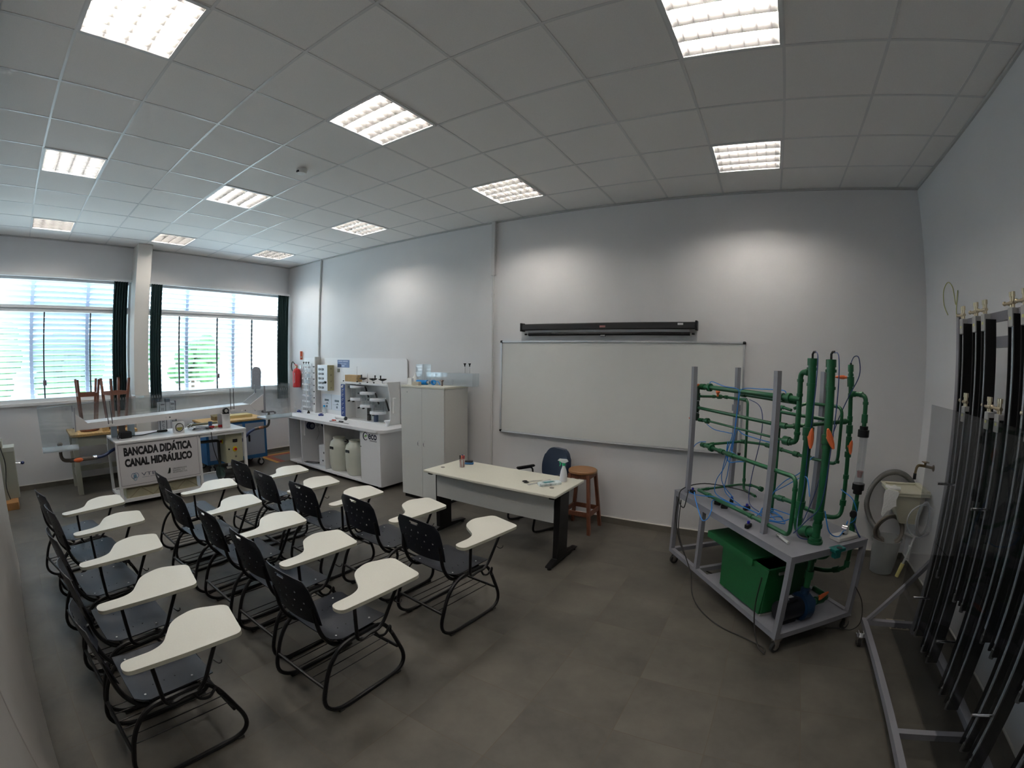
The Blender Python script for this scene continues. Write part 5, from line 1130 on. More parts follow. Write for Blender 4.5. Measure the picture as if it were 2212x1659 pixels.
MB().cyl(qz((1.53, 0.135, 1.60)), qz((1.53, 0.135, 1.606)), 0.022).build('band', CHROME, mf); MB().cyl(qz((1.53, 0.135, 1.49)), qz((1.53, 0.135, 1.496)), 0.022).build('band', CHROME, mf)
# lower loops
l1 = pipe('lower_loop', [(1.44, 0.15, 1.212), (1.055, 0.138, 1.214), (0.523, 0.123, 1.22), (0.18, 0.113, 1.224), (0.178, 0.12, 0.815), (0.30, 0.12, 0.817), (0.556, 0.104, 0.825), (0.969, 0.112, 0.81), (1.39, 0.12, 0.804)], 0.0155, [(0, .05, .05, .006), (0, .42, .03, .016), (0, .85, .06, .007), (1, .15, .09, .005), (3, .2, .02, .004), (6, .1, .04, .005), (7, .6, .05, .005)], 0.055)
l2 = pipe('lower_loop', [(1.44, 0.15, 1.208), (1.449, 0.60, 1.22), (1.108, 0.591, 1.256), (0.80, 0.60, 1.249), (0.64, 0.606, 1.244), (0.275, 0.62, 1.25), (0.273, 0.62, 1.668), (0.646, 0.62, 1.663), (0.66, 0.50, 1.62)], 0.0125, [(0, .25, .03, .005), (1, .1, .06, .008), (2, .2, .06, .008), (2, .7, .04, .006), (3, .6, .05, .01), (4, .2, .04, .006), (5, .05, .02, .004)], 0.06)
l3 = pipe('lower_loop', [(1.39, 0.12, 0.803), (1.41, 0.60, 0.812), (1.217, 0.603, 0.851), (1.09, 0.605, 0.85)], 0.0105, [(0, .2, .03, .004), (1, .8, .03, .005), (2, .9, .03, .012)], 0.04)
v3 = pipe('vertical_pipe', [(0.64, 0.45, 1.61), (0.768, 0.45, 1.625), (0.762, 0.45, 1.25), (0.754, 0.45, 0.765)], 0.0115, [(0, .8, .03, .004), (2, .98, .03, .006)], 0.04)
h5 = pipe('horizontal_pipe', [(0.70, 0.40, 1.59), (0.52, 0.43, 1.585), (0.30, 0.50, 1.58)], 0.013, [], 0.02)
l4 = pipe('lower_pipe', [(0.74, 0.45, 0.90), (0.56, 0.46, 0.912), (0.45, 0.50, 0.888), (0.274, 0.62, 0.846), (0.236, 0.70, 0.86), (0.236, 0.70, 1.05), (0.246, 0.70, 1.27), (0.258, 0.70, 1.55), (0.28, 0.70, 1.955)], 0.0165, [(0, .4, .06, .007), (4, .55, .04, .008), (5, .5, .03, .006), (6, .2, .04, .009), (6, .5, .09, .006), (6, .85, .06, .009), (7, .08, .04, .004), (7, .5, .03, .004), (7, .74, .07, .010), (7, .86, .02, .005), (7, .98, .05, .005)], 0.06)
lever(l4, (0.20, 0.66, 1.39), (-1, -0.5, 0), (0, 0, 1), 0.9); lever(l4, (0.315, 0.66, 1.88), (1, -0.8, 0), (0.6, -0.8, 0.0), 0.8)
MB().cyl(qz((0.28, 0.70, 1.95)), qz((0.28, 0.70, 1.985)), 0.008).build('push_fitting', BLACKP, l4)
r1 = pipe('flow_meter_pipe', [(0.27, 0.70, 1.765), (0.14, 0.72, 1.765), (0.138, 0.72, 1.535)], 0.0165, [(0, .2, .03, .005), (0, .7, .02, .004), (1, .25, .02, .005), (1, .72, .06, .007)], 0.05)
MB().cyl(qz((0.138, 0.72, 1.545)), qz((0.138, 0.72, 1.515)), 0.031, seg=20).cyl(qz((0.138, 0.72, 1.52)), qz((0.138, 0.72, 1.47)), 0.042, seg=12).build('top_coupler', BLACKP, rig)
fmt = MB().lathe([(0.030, 1.47), (0.030, 1.20), (0.035, 1.155), (0.038, 1.13)], qz((0.132, 0.72, 0)), seg=24, cap=False).build('clear_tube', clear('meter_tube', (0.86, 0.87, 0.90), haze=0.22), rig)
MB().cyl(qz((0.13, 0.72, 1.18)), qz((0.13, 0.72, 1.225)), 0.016, 0.024).build('red_float', mat('float_red', (0.25, 0.04, 0.04), 0.4), fmt)
MB().cyl(qz((0.129, 0.72, 1.135)), qz((0.129, 0.72, 1.09)), 0.046, seg=12).cyl(qz((0.129, 0.72, 1.09)), qz((0.129, 0.72, 1.06)), 0.034, seg=16).build('bottom_coupler', BLACKP, rig)
r2 = pipe('flow_meter_pipe', [(0.128, 0.72, 1.06), (0.127, 0.72, 0.754)], 0.0155, [(0, .3, .07, .008), (0, .65, .09, .006), (0, .88, .05, .01), (0, .985, .015, .030)])
MB().cyl(qz((0.09, 0.66, 0.93)), qz((0.12, 0.70, 0.93)), 0.012).cyl(qz((0.075, 0.64, 0.93)), qz((0.09, 0.66, 0.93)), 0.028, seg=8).build('hand_wheel', BLACKP, r2)
# gauge box, syringe
gb = thing('gauge_box', 'small white box with a round pressure gauge on the cart top by the rig', 'gauge', (8.755 + 0.773 * 0.60 - 0.634 * 0.09, 2.92 + 0.634 * 0.60 + 0.773 * 0.09, TZC), RIGZ)
MB().box((-0.11, -0.05, 0), (0.10, 0.05, 0.035), 0.006).build('box', mat('gauge_box_white', (0.6, 0.6, 0.58), 0.5), gb)
MB().cyl((-0.02, 0.0, 0.035), (-0.02, 0.0, 0.05), 0.01).m(1).cyl((-0.005, -0.022, 0.075), (-0.02, 0.012, 0.075), 0.032, seg=22).m(2).cyl((-0.0045, -0.0235, 0.075), (-0.005, -0.022, 0.075), 0.027, seg=20).build('pressure_gauge', [BLACKP, CHROME, mat('gauge_white', (0.7, 0.7, 0.68), 0.4)], gb)
sy = MB().cyl((0, -0.07, 0.012), (0, 0.05, 0.012), 0.011, seg=12).cyl((0, 0.05, 0.012), (0, 0.085, 0.012), 0.004, seg=8).cyl((0, 0.085, 0.012), (0, 0.09, 0.012), 0.013, seg=10).build('plastic_tube', mat('tube_white', (0.6, 0.6, 0.58), 0.4))
sy.location = (8.755 + 0.773 * 0.14 - 0.634 * 0.25, 2.92 + 0.634 * 0.14 + 0.773 * 0.25, TZC); sy.rotation_euler = (0, 0, 0.5); tag(sy, 'small white plastic tube lying near the front corner of the cart top', 'tube')
# blue pneumatic tubing: every run one object
def blue(pts, label, r=0.0038, m_=None, name='blue_tube', n=7):
    return MB().tube(spline([Vector((p[1], p[0], p[2])) for p in pts], n), r, 6).build(name, m_ or BLUEH, cart)
DKB = mat('dark_blue_tubing', (0.012, 0.035, 0.15), 0.4)
blue([(0.31, 0.34, 2.05), (0.27, 0.33, 2.02), (0.26, 0.31, 1.80), (0.27, 0.29, 1.40), (0.27, 0.29, 1.10), (0.28, 0.28, 0.93), (0.20, 0.22, 0.80), (0.16, 0.30, 0.766)], 'dark blue tube from the top of the left tall green pipe down its side', m_=DKB)
blue([(0.12, 0.33, 2.045), (0.07, 0.32, 2.02), (0.055, 0.31, 1.80), (0.07, 0.30, 1.40), (0.08, 0.28, 1.05), (0.15, 0.24, 0.92), (0.24, 0.22, 0.80)], 'dark blue tube from the top of the right tall green pipe down its side', m_=DKB)
blue([(0.28, 0.70, 1.985), (0.25, 0.70, 2.03), (0.19, 0.68, 2.02), (0.18, 0.68, 1.90), (0.25, 0.66, 1.75), (0.31, 0.64, 1.60), (0.35, 0.62, 1.45), (0.34, 0.56, 1.30), (0.36, 0.5, 1.0), (0.42, 0.48, 0.78)], 'dark tube looping from the rear thin green pipe top', m_=DKB)
blue([(1.385, 0.16, 1.765), (1.36, 0.17, 1.785), (1.20, 0.19, 1.755), (1.05, 0.21, 1.745), (1.02, 0.21, 1.70), (1.03, 0.20, 1.40), (1.10, 0.18, 1.10), (1.18, 0.16, 0.95), (1.20, 0.18, 0.82), (1.05, 0.26, 0.765)], 'blue tube from the upper left fitting gathered down the middle of the rig')
blue([(0.57, 0.32, 1.745), (0.60, 0.31, 1.765), (0.80, 0.27, 1.76), (0.98, 0.23, 1.75), (1.01, 0.21, 1.68), (1.04, 0.20, 1.35), (1.08, 0.20, 1.05), (1.12, 0.22, 0.86), (0.98, 0.3, 0.765)], 'blue tube from the upper right fitting gathered down the middle of the rig')
blue([(1.40, 0.16, 1.405), (1.30, 0.18, 1.37), (1.12, 0.20, 1.37), (1.06, 0.2, 1.36), (1.12, 0.2, 1.20), (1.16, 0.2, 0.95), (1.10, 0.3, 0.80)], 'blue tube sagging below the left orange valve')
blue([(1.44, 0.19, 1.235), (1.50, 0.15, 1.22), (1.56, 0.13, 1.15), (1.58, 0.12, 0.95), (1.56, 0.08, 0.80), (1.45, 0.06, 0.77), (1.25, 0.04, 0.80), (1.10, 0.12, 0.82), (0.95, 0.22, 0.78)], 'blue tube curving outside the left front post')
blue([(1.35, 0.05, 0.80), (1.22, -0.01, 0.77), (1.10, -0.04, 0.70), (1.02, -0.05, 0.66), (0.96, -0.04, 0.70), (0.98, 0.0, 0.765), (1.1, 0.10, 0.80), (0.9, 0.22, 0.80), (0.7, 0.3, 0.77)], 'blue tube loop drooping over the front edge of the cart top', 0.0045)
blue([(1.30, 0.55, 1.63), (1.1, 0.5, 1.60), (0.95, 0.42, 1.52), (0.93, 0.4, 1.35), (0.98, 0.38, 1.0), (0.95, 0.36, 0.80), (0.8, 0.35, 0.765)], 'thin dark tube hanging in the middle of the rig', m_=DKB)
blue([(0.60, 0.30, 1.38), (0.70, 0.30, 1.36), (0.95, 0.24, 1.38), (1.03, 0.22, 1.40), (1.05, 0.2, 1.2)], 'blue tube tied along the thin lower horizontal pipe')
blue([(0.98, 0.14, 1.24), (0.92, 0.16, 1.22), (0.80, 0.18, 1.20), (0.95, 0.2, 1.16), (1.08, 0.2, 1.13), (1.12, 0.2, 1.20), (1.10, 0.19, 1.30)], 'blue tube bunched by the front loop pipe', 0.005)
blue([(0.48, 0.58, 1.27), (0.46, 0.52, 1.26), (0.5, 0.46, 1.15), (0.64, 0.44, 1.05), (0.72, 0.40, 0.92), (0.68, 0.36, 0.80), (0.58, 0.34, 0.77)], 'blue tube falling from the rear loop pipe')
blue([(0.12, 0.20, 1.10), (0.2, 0.24, 1.20), (0.42, 0.40, 1.14), (0.62, 0.44, 1.02), (0.75, 0.44, 0.93), (0.8, 0.4, 0.82)], 'blue tube crossing behind the left tall pipe')
blue([(0.24, 0.66, 1.07), (0.21, 0.66, 1.06), (0.12, 0.66, 1.03), (0.08, 0.68, 0.95), (0.09, 0.69, 0.88), (0.13, 0.69, 0.84)], 'blue-green tube between the rear pipe and the flow meter pipe')
blue([(0.07, 0.32, 1.0), (0.04, 0.36, 0.86), (0.05, 0.48, 0.80), (0.1, 0.6, 0.82), (0.13, 0.66, 0.86)], 'blue tube running low to the flow meter pipe', 0.0045)
blue([(0.10, 0.70, 0.85), (0.05, 0.69, 0.80), (0.02, 0.70, 0.765)], 'short dark blue tube at the foot of the flow meter pipe', 0.006, DKB)
for k in range(3):
    c0 = [(0.62, 0.32), (0.66, 0.36), (0.60, 0.38)][k]; r0 = (0.13, 0.10, 0.15)[k]
    blue([(c0[0] + r0 * math.cos(a) * (1 + 0.1 * math.sin(3 * a + k)), c0[1] + 0.8 * r0 * math.sin(a), 0.762 + 0.012 * k + 0.012 * (1 + math.sin(2 * a + k))) for a in [j * 0.55 for j in range(22 + 2 * k)]], ('inner', 'middle', 'outer')[k] + ' coil of the blue tubing heap lying on the cart top', 0.004, n=3)
for k in range(6):
    u, v = ((1.46, 0.10), (1.10, 0.14), (1.00, 0.14), (0.90, 0.30), (0.55, 0.05), (1.12, 0.30))[k]
    o = MB().box((-0.018, -0.03, 0), (0.018, 0.03, 0.035), 0.006).m(1).cyl((0, 0, 0.035), (0, 0, 0.055), 0.011).build('tube_connector', [BLACKP, mat('navy_collar', (0.01, 0.01, 0.25), 0.4)])
    o.parent = cart; o.location = (v, u, TZC); o.rotation_euler = (0, 0, 0.5 * k)
# black cables of the cart
def cable(pts, label, r=0.005, name='black_cable'):
    o = MB().tube(spline([Vector((p[1], p[0], p[2])) for p in pts], 7), r, 7).build(name, RUBBER); o.location = (8.755, 2.92, 0); o.rotation_euler = (0, 0, RIGZ)
    return tag(o, label, 'cable', 'black cables of the pipe rig')
cable([(1.05, 0.52, 0.80), (1.2, 0.45, 0.83), (1.42, 0.20, 0.85), (1.52, 0.02, 0.78), (1.46, -0.03, 0.68), (1.36, -0.04, 0.66), (1.34, -0.03, 0.76), (1.42, 0.03, 0.80)], 'black cable looping over the far front corner of the cart top')
cable([(1.50, -0.02, 0.70), (1.50, -0.03, 0.50), (1.46, 0.03, 0.25), (1.36, 0.10, 0.10), (1.2, 0.28, 0.02)], 'black cable hanging from the far corner of the cart to the floor')
cable([(1.46, -0.015, 0.70), (1.42, -0.03, 0.40), (1.20, -0.02, 0.16), (1.12, -0.03, 0.10), (0.95, -0.10, 0.008), (0.70, -0.16, 0.006), (0.45, -0.14, 0.006), (0.25, -0.05, 0.006), (0.08, 0.0, 0.01), (0.03, -0.04, 0.006)], 'long black cable snaking over the floor along the front of the cart')
cable([(0.24, -0.012, 0.50), (0.25, -0.016, 0.30), (0.22, -0.016, 0.14), (0.12, -0.03, 0.02), (0.02, -0.04, 0.012)], 'black cable hanging near the front leg of the cart')
cable([(-0.03, 0.70, 0.40), (-0.08, 0.76, 0.28), (-0.10, 0.78, 0.12), (-0.05, 0.76, 0.03), (0.02, 0.70, 0.02), (0.08, 0.60, 0.02)], 'thin dark blue cable curling behind the rear leg of the cart', 0.004)
# tank, pump, pipes below
gt = thing('green_tank', 'big green plastic tank with shifted lid standing on the lower shelf of the cart', 'tank', (8.755, 2.92, 0.157), RIGZ)
def tk(u, v, z): return (v, u, z - 0.157)
T = MB()
u0, u1, v0, v1, zt_ = 0.245, 0.83, 0.05, 0.50, 0.535
T.prism([(u0 + 0.03, 0.185), (u1 - 0.03, 0.185), (u1, zt_), (u0, zt_)], v0, v0 + 0.012, fn=lambda a, b_, c: tk(a, c, b_))
T.prism([(u0 + 0.03, 0.185), (u1 - 0.03, 0.185), (u1, zt_), (u0, zt_)], v1 - 0.012, v1, fn=lambda a, b_, c: tk(a, c, b_))
T.box(tk(u0 + 0.012, v0 + 0.012, 0.185), tk(u0 + 0.024, v1 - 0.012, zt_)).box(tk(u1 - 0.024, v0 + 0.012, 0.185), tk(u1 - 0.012, v1 - 0.012, zt_)).box(tk(u0 + 0.03, v0, 0.172), tk(u1 - 0.03, v1, 0.186))
T.box(tk(u0 - 0.004, v0 - 0.008, zt_ - 0.012), tk(u1, v0 + 0.010, zt_ + 0.008)).box(tk(u0 - 0.010, v0 - 0.008, zt_ - 0.012), tk(u0 + 0.010, v1 + 0.008, zt_ + 0.008))
T.build('tank_shell', GREEND, gt, smooth=False)
for u in (u0 + 0.05, u1 - 0.05): MB().box(tk(u - 0.03, v0 + 0.01, 0.157), tk(u + 0.03, v1 - 0.01, 0.172)).build('foot_strip', mat('pale_strip', (0.45, 0.45, 0.43), 0.6), gt, smooth=False)
MB().box(tk(0.415, v0 - 0.02, zt_ + 0.008), tk(1.035, v1 + 0.02, zt_ + 0.022)).box(tk(0.415, v0 - 0.022, zt_ - 0.03), tk(1.035, v0 - 0.012, zt_ + 0.020)).box(tk(1.025, v0 - 0.02, zt_ - 0.03), tk(1.037, v1 + 0.02, zt_ + 0.020)).build('lid', GREEND, gt, smooth=False)
MB().box(tk(u0 - 0.001, 0.16, 0.48), tk(u0 + 0.012, 0.23, 0.50)).build('label', mat('label_pale', (0.4, 0.42, 0.4), 0.5), gt, smooth=False)
pmp = thing('water_pump', 'dark blue water pump with black motor on the lower shelf near the front corner', 'pump', (8.755, 2.92, 0.157), RIGZ)
MB().cyl(Q(0.135, 0.11, 0.10), Q(0.135, 0.30, 0.10), 0.075, seg=20).box(Q(0.10, 0.14, 0.0), Q(0.17, 0.27, 0.04)).box(Q(0.10, 0.16, 0.17), Q(0.17, 0.25, 0.20), 0.006).build('motor', mat('motor_dark', (0.012, 0.013, 0.02), 0.4), pmp)
MB().cyl(Q(0.135, 0.30, 0.10), Q(0.135, 0.37, 0.10), 0.105, seg=24).cyl(Q(0.135, 0.35, 0.10), Q(0.135, 0.44, 0.10), 0.045).cyl(Q(0.135, 0.34, 0.18), Q(0.135, 0.34, 0.24), 0.035).box(Q(0.09, 0.31, 0), Q(0.18, 0.36, 0.03)).build('volute', mat('pump_navy', (0.008, 0.035, 0.09), 0.4), pmp)
MB().box(Q(0.12, 0.17, 0.2005), Q(0.15, 0.22, 0.202)).build('rating_plate', mat('plate_white', (0.6, 0.6, 0.6), 0.4), pmp, smooth=False)
def pu_(pts, r, col=(), m_=None): return pipe('under_deck_pipe', pts, r, col, 0.05, m_, cart)
p_ = pu_([(0.135, 0.345, 0.405), (0.135, 0.345, 0.738)], 0.024, [(0, .3, .06, .01), (0, .75, .07, .012)])
p2_ = pu_([(0.14, 0.45, 0.255), (0.14, 0.62, 0.255), (0.30, 0.62, 0.255)], 0.022, [(0, .4, .07, .01)])
p3_ = pu_([(0.09, 0.70, 0.738), (0.095, 0.70, 0.50), (0.26, 0.68, 0.41), (0.40, 0.60, 0.40)], 0.017, [(0, .25, .05, .008), (0, .85, .05, .006), (1, .5, .05, .008)])
p4_ = pu_([(0.20, 0.60, 0.738), (0.21, 0.60, 0.56), (0.34, 0.55, 0.52)], 0.020, [(0, .4, .08, .012)])
lever(p2_, (0.10, 0.50, 0.31), (-1, 0, 0.6), (0, 1, 0.5), 0.9)
tb_ = MB().box(Q(-0.05, 0.37, -0.065), Q(-0.003, 0.43, -0.005), 0.008).box(Q(-0.05, 0.36, -0.02), Q(0.02, 0.47, 0.003), 0.003).m(1).cyl(Q(-0.03, 0.42, 0.0031), Q(-0.03, 0.42, 0.006), 0.022, seg=16).build('teal_bracket', [mat('teal', (0.0, 0.11, 0.10), 0.4), BLACKP], cart)
tb_.location = (0, 0, TZC)

# ---------------------------------------------------------------- manometer rack at the right
rk_ = thing('manometer_rack', 'tall grey-framed rack of black manometer columns near the right wall', 'manometer rack', (0, 0, 0))
RF = mat('rack_grey', (0.22, 0.22, 0.25), 0.45)
rx = 9.81
for z0, z1 in ((2.245, 2.295), (2.10, 2.16), (1.70, 1.745), (0.655, 0.695), (0.16, 0.20)):
    MB().box((rx + 0.045, 1.0, z0), (rx + 0.085, 3.30, z1)).build('cross_beam', RF, rk_, smooth=False)
for y in (3.262, 1.01): MB().box((rx + 0.005, y, 0.09), (rx + 0.045, y + 0.04, 2.33)).build('end_upright', RF, rk_, smooth=False)
MB().box((rx + 0.005, 3.302, 0.09), (rx + 0.05, 3.304, 2.33)).build('end_plate', mat('rack_pale', (0.4, 0.4, 0.45), 0.4), rk_, smooth=False)
for x in (9.44, 9.93): MB().box((x, 1.0, 0.085), (x + 0.04, 3.40, 0.125)).build('base_bar', RF, rk_, smooth=False)
for y in (3.36, 2.15, 1.0): MB().box((9.48, y, 0.085), (9.93, y + 0.04, 0.125)).build('base_cross', RF, rk_, smooth=False)
for y in (3.36, 1.0): MB().prism([(9.47, 0.125), (9.50, 0.125), (9.86, 0.60), (9.86, 0.65)], y, y + 0.035, fn=lambda a, b_, c: (a, c, b_)).build('brace', RF, rk_, smooth=False)
for x, y in ((9.41, 3.20), (9.98, 3.20), (9.41, 1.15), (9.98, 1.15)):
    w_ = MB().cyl((x - 0.012, y, 0.037), (x + 0.012, y, 0.037), 0.037, seg=20).build('castor', RUBBER, rk_)
    MB().box((x - 0.02, y - 0.02, 0.04), (x - 0.015, y + 0.03, 0.11)).box((x + 0.015, y - 0.02, 0.04), (x + 0.02, y + 0.03, 0.11)).box((x - 0.03, y - 0.03, 0.075), (x + 0.045, y + 0.035, 0.085)).cyl((x - 0.014, y, 0.037), (x + 0.014, y, 0.037), 0.018).build('castor_fork', CHROME, w_, smooth=False)
COLM = mat('column_black', (0.004, 0.004, 0.005), 0.5, spec=0.25)
SCM = mat('scale_silver', (0.50, 0.52, 0.56), 0.3, 0.3, noise=0.25, nscale=70)
TUBG = clear('manometer_tube', (0.80, 0.83, 0.86), haze=0.25)
def column(y, z0, z1, tagc):
    c_ = MB().box((rx - 0.022, y - 0.036, z0), (rx + 0.045, y - 0.024, z1)).box((rx - 0.022, y + 0.024, z0), (rx + 0.045, y + 0.034, z1)).box((rx + 0.012, y - 0.024, z0), (rx + 0.045, y + 0.024, z1)).build('column', COLM, rk_, smooth=False)
    MB().box((rx - 0.008, y + 0.003, z0 + 0.05), (rx - 0.004, y + 0.020, z1 - 0.06)).box((rx - 0.002, y - 0.006, z0 + 0.05), (rx + 0.018, y - 0.002, z1 - 0.06)).build('scale_strip', SCM, c_, smooth=False)
    MB().cyl((rx - 0.012, y - 0.008, z0 + 0.02), (rx - 0.012, y - 0.008, z1 - 0.03), 0.0085, seg=10).build('glass_tube', TUBG, c_)
    MB().box((rx - 0.030, y - 0.030, z1 - 0.065), (rx + 0.012, y + 0.020, z1 + 0.03), 0.003).m(1).box((rx - 0.0315, y - 0.016, z1 - 0.03), (rx - 0.030, y + 0.004, z1 - 0.015)).build('cap_block', [mat('cap_block_grey', (0.36, 0.36, 0.36), 0.4), mat('tag_yellow', (0.6, 0.6, 0.25), 0.5)], c_, smooth=False)
    v_ = MB()
    for dy in (-0.012, 0.014):
        v_.cyl((rx - 0.01, y + dy, z1 + 0.03), (rx - 0.01, y + dy, z1 + 0.095), 0.008, seg=10).cyl((rx - 0.01, y + dy, z1 + 0.085), (rx - 0.01, y + dy, z1 + 0.11), 0.011, seg=10)
    v_.cyl((rx - 0.01, y + 0.03, z1 + 0.055), (rx - 0.01, y + 0.085, z1 + 0.058), 0.008, seg=10).cyl((rx - 0.01, y - 0.02, z1 + 0.055), (rx - 0.01, y + 0.04, z1 + 0.055), 0.011, seg=10).sph((rx - 0.01, y + 0.09, z1 + 0.06), 0.012)
    v_.build('brass_valve', BRASS, c_)
    MB().cyl((rx - 0.012, y - 0.008, z0 - 0.02), (rx - 0.012, y - 0.008, z0 + 0.03), 0.013, seg=10).build('end_nipple', mat('nipple_dark', (0.12, 0.12, 0.12), 0.4), c_)
for y in (3.15, 2.95, 2.825, 2.49, 2.355, 2.02, 1.90, 1.56, 1.43): column(y, 0.17, 2.255, 1)
for y in (3.075, 2.735, 2.61, 2.275, 2.135, 1.79, 1.66, 1.30): column(y - 0.004, 0.66, 1.72, 0)
sh1 = rk_; S1 = Vector((9.70, 2.2, 0.905))
MB().box(S1 + Vector((-0.003, -1.2, 0)), S1 + Vector((0.003, 1.22, 0.82))).build('clear_sheet', clear('sheet_clear', (0.90, 0.91, 0.92), refl=0.35, haze=0.004), sh1, smooth=False)
for y in (-0.9, -0.3, 0.35, 0.9):
    MB().cyl(S1 + Vector((-0.02, y, 0.35)), S1 + Vector((0.10, y, 0.35)), 0.008, seg=8).build('standoff_bolt', CHROME, sh1)
sh2 = rk_; S2 = Vector((9.70, 2.2, 0.05))
MB().box(S2 + Vector((-0.003, -1.2, 0.0)), S2 + Vector((0.003, 1.22, 0.85))).build('clear_sheet', clear('sheet_clear', (0.90, 0.91, 0.92), refl=0.35, haze=0.004), sh2, smooth=False)
for y in (-0.9, -0.3, 0.35, 0.9):
    MB().cyl(S2 + Vector((-0.02, y, 0.42)), S2 + Vector((0.10, y, 0.42)), 0.008, seg=8).build('standoff_bolt', CHROME, sh2)

# ---------------------------------------------------------------- sink corner
sk = thing('laundry_sink', 'white plastic laundry sink on the right wall beyond the manometer rack', 'sink', (9.98, 4.65, 0.5))
SKM = mat('sink_plastic', (0.62, 0.60, 0.47), 0.4)
z_ = 0.33
MB().prism(rrect(-0.195, -0.21, 0.205, 0.21, 0.03), z_ - 0.02, z_, fn=lambda a, b_, c: (a, b_, c)).build('rim_lower', SKM, sk)
bm_ = MB()
for lo, hi in (((-0.20, -0.215, z_), (0.205, -0.18, z_ + 0.018)), ((-0.20, 0.18, z_), (0.205, 0.215, z_ + 0.018)), ((-0.20, -0.18, z_), (-0.165, 0.18, z_ + 0.018)), ((0.16, -0.18, z_), (0.205, 0.18, z_ + 0.03))): bm_.box(lo, hi, 0.005)
bm_.build('rim', SKM, sk)
def ring_(s, z): return [(x * s[0] + s[2], y * s[1], z) for x, y in rrect(-1, -1, 1, 1, 0.25)]
bs2 = MB(); rr = [ring_((0.17, 0.185, 0.0), z_ - 0.01), ring_((0.15, 0.165, 0.02), z_ - 0.14), ring_((0.09, 0.10, 0.06), 0.02)]
vv = [[bs2.bm.verts.new(p) for p in r] for r in rr]
for a, b_ in zip(vv, vv[1:]):
    for k in range(len(a)): bs2.bm.faces.new((a[k], a[(k + 1) % len(a)], b_[(k + 1) % len(a)], b_[k]))
bs2.bm.faces.new(vv[-1])
bs2.build('basin', SKM, sk)
MB().cyl((0.06, 0, -0.10), (0.06, 0, 0.02), 0.022).cyl((0.06, 0, -0.10), (0.19, 0, -0.14), 0.018).build('waste_pipe', mat('waste_white', (0.6, 0.6, 0.58), 0.5), sk)
rg2 = thing('white_rag', 'torn white rag hanging over the corner of the laundry sink', 'rag', (9.765, 4.48, 0.845))
CLM = mat('rag_white', (0.85, 0.85, 0.83), 0.9, bump=0.5, nscale=60)
ragp = [(-0.05, 0.025), (-0.02, 0.035), (0.07, 0.022), (0.085, 0.0), (0.06, -0.06), (0.075, -0.12), (0.045, -0.13), (0.02, -0.17), (-0.005, -0.16), (-0.04, -0.23), (-0.055, -0.21), (-0.05, -0.10), (-0.06, -0.02)]
MB().prism(ragp, -0.072, -0.062, 0.003, fn=lambda a, b_, c: (a, c + 0.012 * math.sin(a * 60) + 0.006 * math.sin(b_ * 50), b_)).build('hanging_flap', CLM, rg2)
MB().prism(round_poly([(-0.03, -0.06), (0.10, -0.065), (0.12, 0.03), (0.05, 0.06), (-0.03, 0.05)], 0.02), 0.022, 0.034, 0.004, fn=lambda a, b_, c: (a, b_, c + 0.01 * math.sin(a * 70) * math.cos(b_ * 60) + 0.004)).build('flat_part', CLM, rg2)
fc = thing('wall_tap', 'brown brass tap on the right wall above the sink', 'tap', (XR, 4.50, 1.075))
TAPM = mat('tap_brown', (0.17, 0.12, 0.06), 0.4, 0.4)
MB().cyl((-0.006, 0, 0), (0, 0, 0), 0.03).tube(bend([(0, 0, 0), (-0.12, 0, 0.02), (-0.17, 0, 0.02), (-0.18, 0, -0.06)], 0.04, 5), 0.013, 10).cyl((-0.09, 0, 0.015), (-0.09, 0, 0.05), 0.012).box((-0.12, -0.03, 0.048), (-0.06, 0.03, 0.056), 0.003).build('spout', TAPM, fc)
MB().cyl((-0.18, 0, -0.11), (-0.18, 0, -0.055), 0.016).build('nozzle', BLACKP, fc)
HOSG = mat('grey_corrugated', (0.13, 0.13, 0.125), 0.55)
hp_ = spline([(10.14, 4.895, 0.62), (10.15, 4.90, 0.80), (10.06, 4.905, 0.90), (9.93, 4.905, 0.935), (9.80, 4.90, 0.89), (9.70, 4.895, 0.76), (9.67, 4.88, 0.60), (9.72, 4.84, 0.46), (9.80, 4.74, 0.34), (9.84, 4.70, 0.12)], 16)
hs = MB().tube(hp_, 0.028, 12, rad=[0.027 + 0.0028 * (k % 2) for k in range(len(hp_))]).build('grey_hose', HOSG); tag(hs, 'thick grey corrugated hose arching behind the sink down into the bucket', 'hose')
bu = thing('plastic_bucket', 'translucent plastic bucket on the floor under the laundry sink', 'bucket', (9.875, 4.62, 0))
BKM = clear('bucket_plastic', (0.72, 0.73, 0.72), haze=0.25)
MB().lathe([(0.001, 0.004), (0.118, 0.004), (0.122, 0.01), (0.148, 0.33), (0.158, 0.335), (0.158, 0.345), (0.150, 0.345), (0.144, 0.33), (0.118, 0.012), (0.001, 0.012)], seg=36, cap=False).build('bucket_shell', BKM, bu)
MB().tube([(0.16 * math.cos(a), 0.16 * math.sin(a) * 0.5 - 0.08, 0.335 - 0.10 * math.sin(a)) for a in [k * PI / 14 for k in range(15)]], 0.0035, 6).build('bail_handle', mat('bail_white', (0.6, 0.6, 0.6), 0.4), bu)
COILM = mat('brown_clear_hose', (0.16, 0.14, 0.12), 0.35)
for k, (r0, dx, l) in enumerate(((0.145, 0.0, 'outer'), (0.125, 0.01, 'inner'))):
    o = MB().tube(spline([(dx + r0 * math.cos(a), 0.03 * math.sin(2 * a) + 0.02 * k, 0.43 + r0 * math.sin(a)) for a in [-1.0 + j * 0.45 for j in range(13)]] + [(dx - 0.08, 0.0, 0.2)], 5), 0.014, 8).build('coiled_hose', COILM)
    o.location = (9.87, 4.60, 0); tag(o, l + ' brown-grey hose coil sticking up out of the bucket', 'hose', 'hose coils in the bucket')
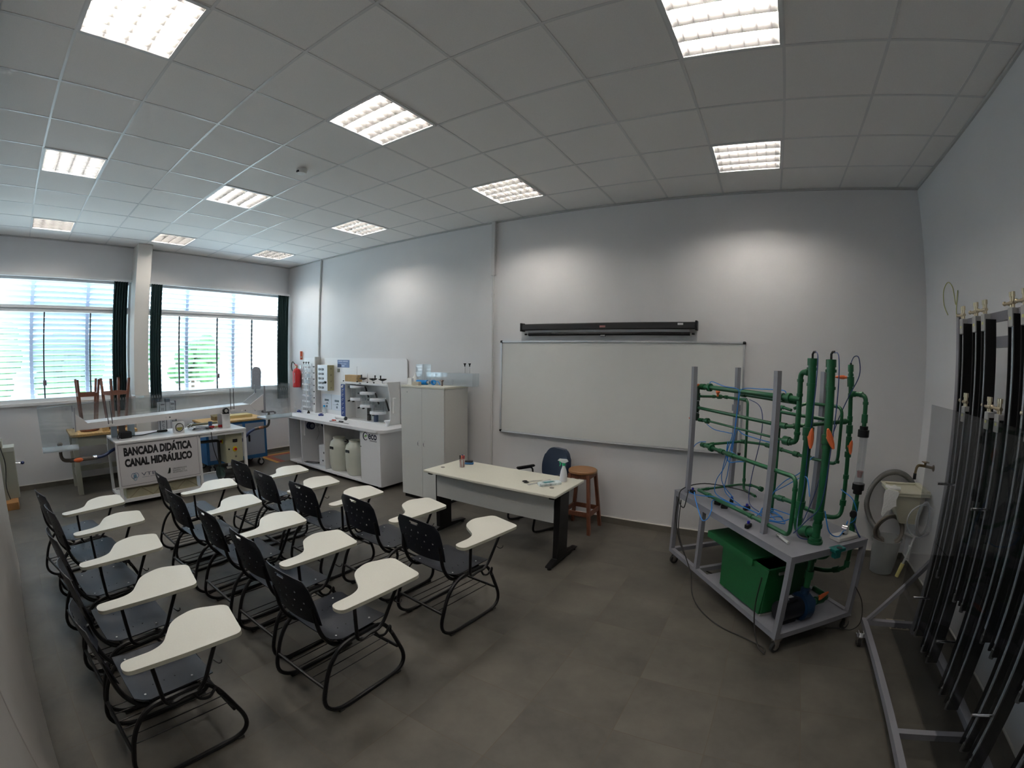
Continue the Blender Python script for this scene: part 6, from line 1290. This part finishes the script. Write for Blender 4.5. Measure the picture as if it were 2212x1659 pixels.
for k in range(3):
    o = MB().tube(spline([(10.09 + (0.05 + 0.012 * k) * math.cos(a) * (1 if k < 2 else 1.9), 4.30 + 0.02 * k, 0.66 + 0.15 * math.sin(a) - 0.02 * k) for a in [j * 0.5 + k for j in range(14)]], 4), 0.008, 8).build('clear_hose', clear('hose_clear', (0.75, 0.76, 0.80), haze=0.35))
    tag(o, ('first', 'second', 'widest')[k] + ' loop of clear hose hanging in front of the sink', 'hose', 'clear hose loops at the sink')
wp = thing('white_pipe', 'slanting white tube with a yellow end hanging beside the bucket', 'pipe', (0, 0, 0))
MB().tube([(10.03, 4.28, 0.50), (10.0, 4.29, 0.33), (9.975, 4.30, 0.21)], 0.011, 10).cyl((10.012, 4.285, 0.40), (10.008, 4.287, 0.38), 0.02).cyl((10.0, 4.29, 0.28), (9.995, 4.292, 0.265), 0.02).build('tube', clear('tube_frost', (0.8, 0.8, 0.78), haze=0.5), wp)
MB().cyl((9.978, 4.30, 0.22), (9.95, 4.31, 0.085), 0.019).build('yellow_end', mat('pale_yellow', (0.55, 0.50, 0.20), 0.5), wp)
gs = thing('green_notice', 'small green and white notice on the right wall behind the manometer rack', 'notice', (XR, 4.0, 1.84))
MB().box((-0.004, -0.11, 0), (0, 0.11, 0.20)).m(1).box((-0.0055, -0.11, 0), (-0.004, 0.11, 0.065)).box((-0.0055, -0.11, 0.135), (-0.004, 0.11, 0.20)).m(2).box((-0.0055, -0.09, 0.085), (-0.004, 0.09, 0.095)).box((-0.0055, -0.07, 0.108), (-0.004, 0.07, 0.118)).build('plate', [WHITE, mat('notice_green', (0.12, 0.45, 0.25), 0.5), DARKTXT], gs, smooth=False)
wr = MB().tube(spline([(0, 0.0, -0.12), (0, 0.09, -0.02), (0, 0.09, 0.10), (0, -0.02, 0.16), (0, -0.13, 0.10), (0, -0.19, -0.05), (0, -0.24, 0.06), (0, -0.20, -0.09), (0, -0.21, -0.25)], 8), 0.004, 6).build('wire_loop', mat('yellow_wire', (0.55, 0.55, 0.25), 0.5)); wr.location = (XR - 0.008, 4.36, 2.56); tag(wr, 'loose yellow-green wire loop sticking out on the right wall above the rack', 'wire')
dg = thing('floor_drain', 'square metal floor drain grate beside the rack base', 'floor drain', (9.80, 3.56, 0))
dm = MB().box((-0.08, -0.08, 0), (0.08, 0.08, 0.003))
dm.build('grate', mat('drain_metal', (0.42, 0.36, 0.26), 0.35, 0.6), dg, smooth=False)
dh = MB()
for j in range(5):
    for i in range(3): dh.box((-0.06 + 0.044 * i, -0.062 + 0.027 * j, 0.003), (-0.028 + 0.044 * i, -0.050 + 0.027 * j, 0.0036))
dh.build('slots', BLACKM, dg, smooth=False)
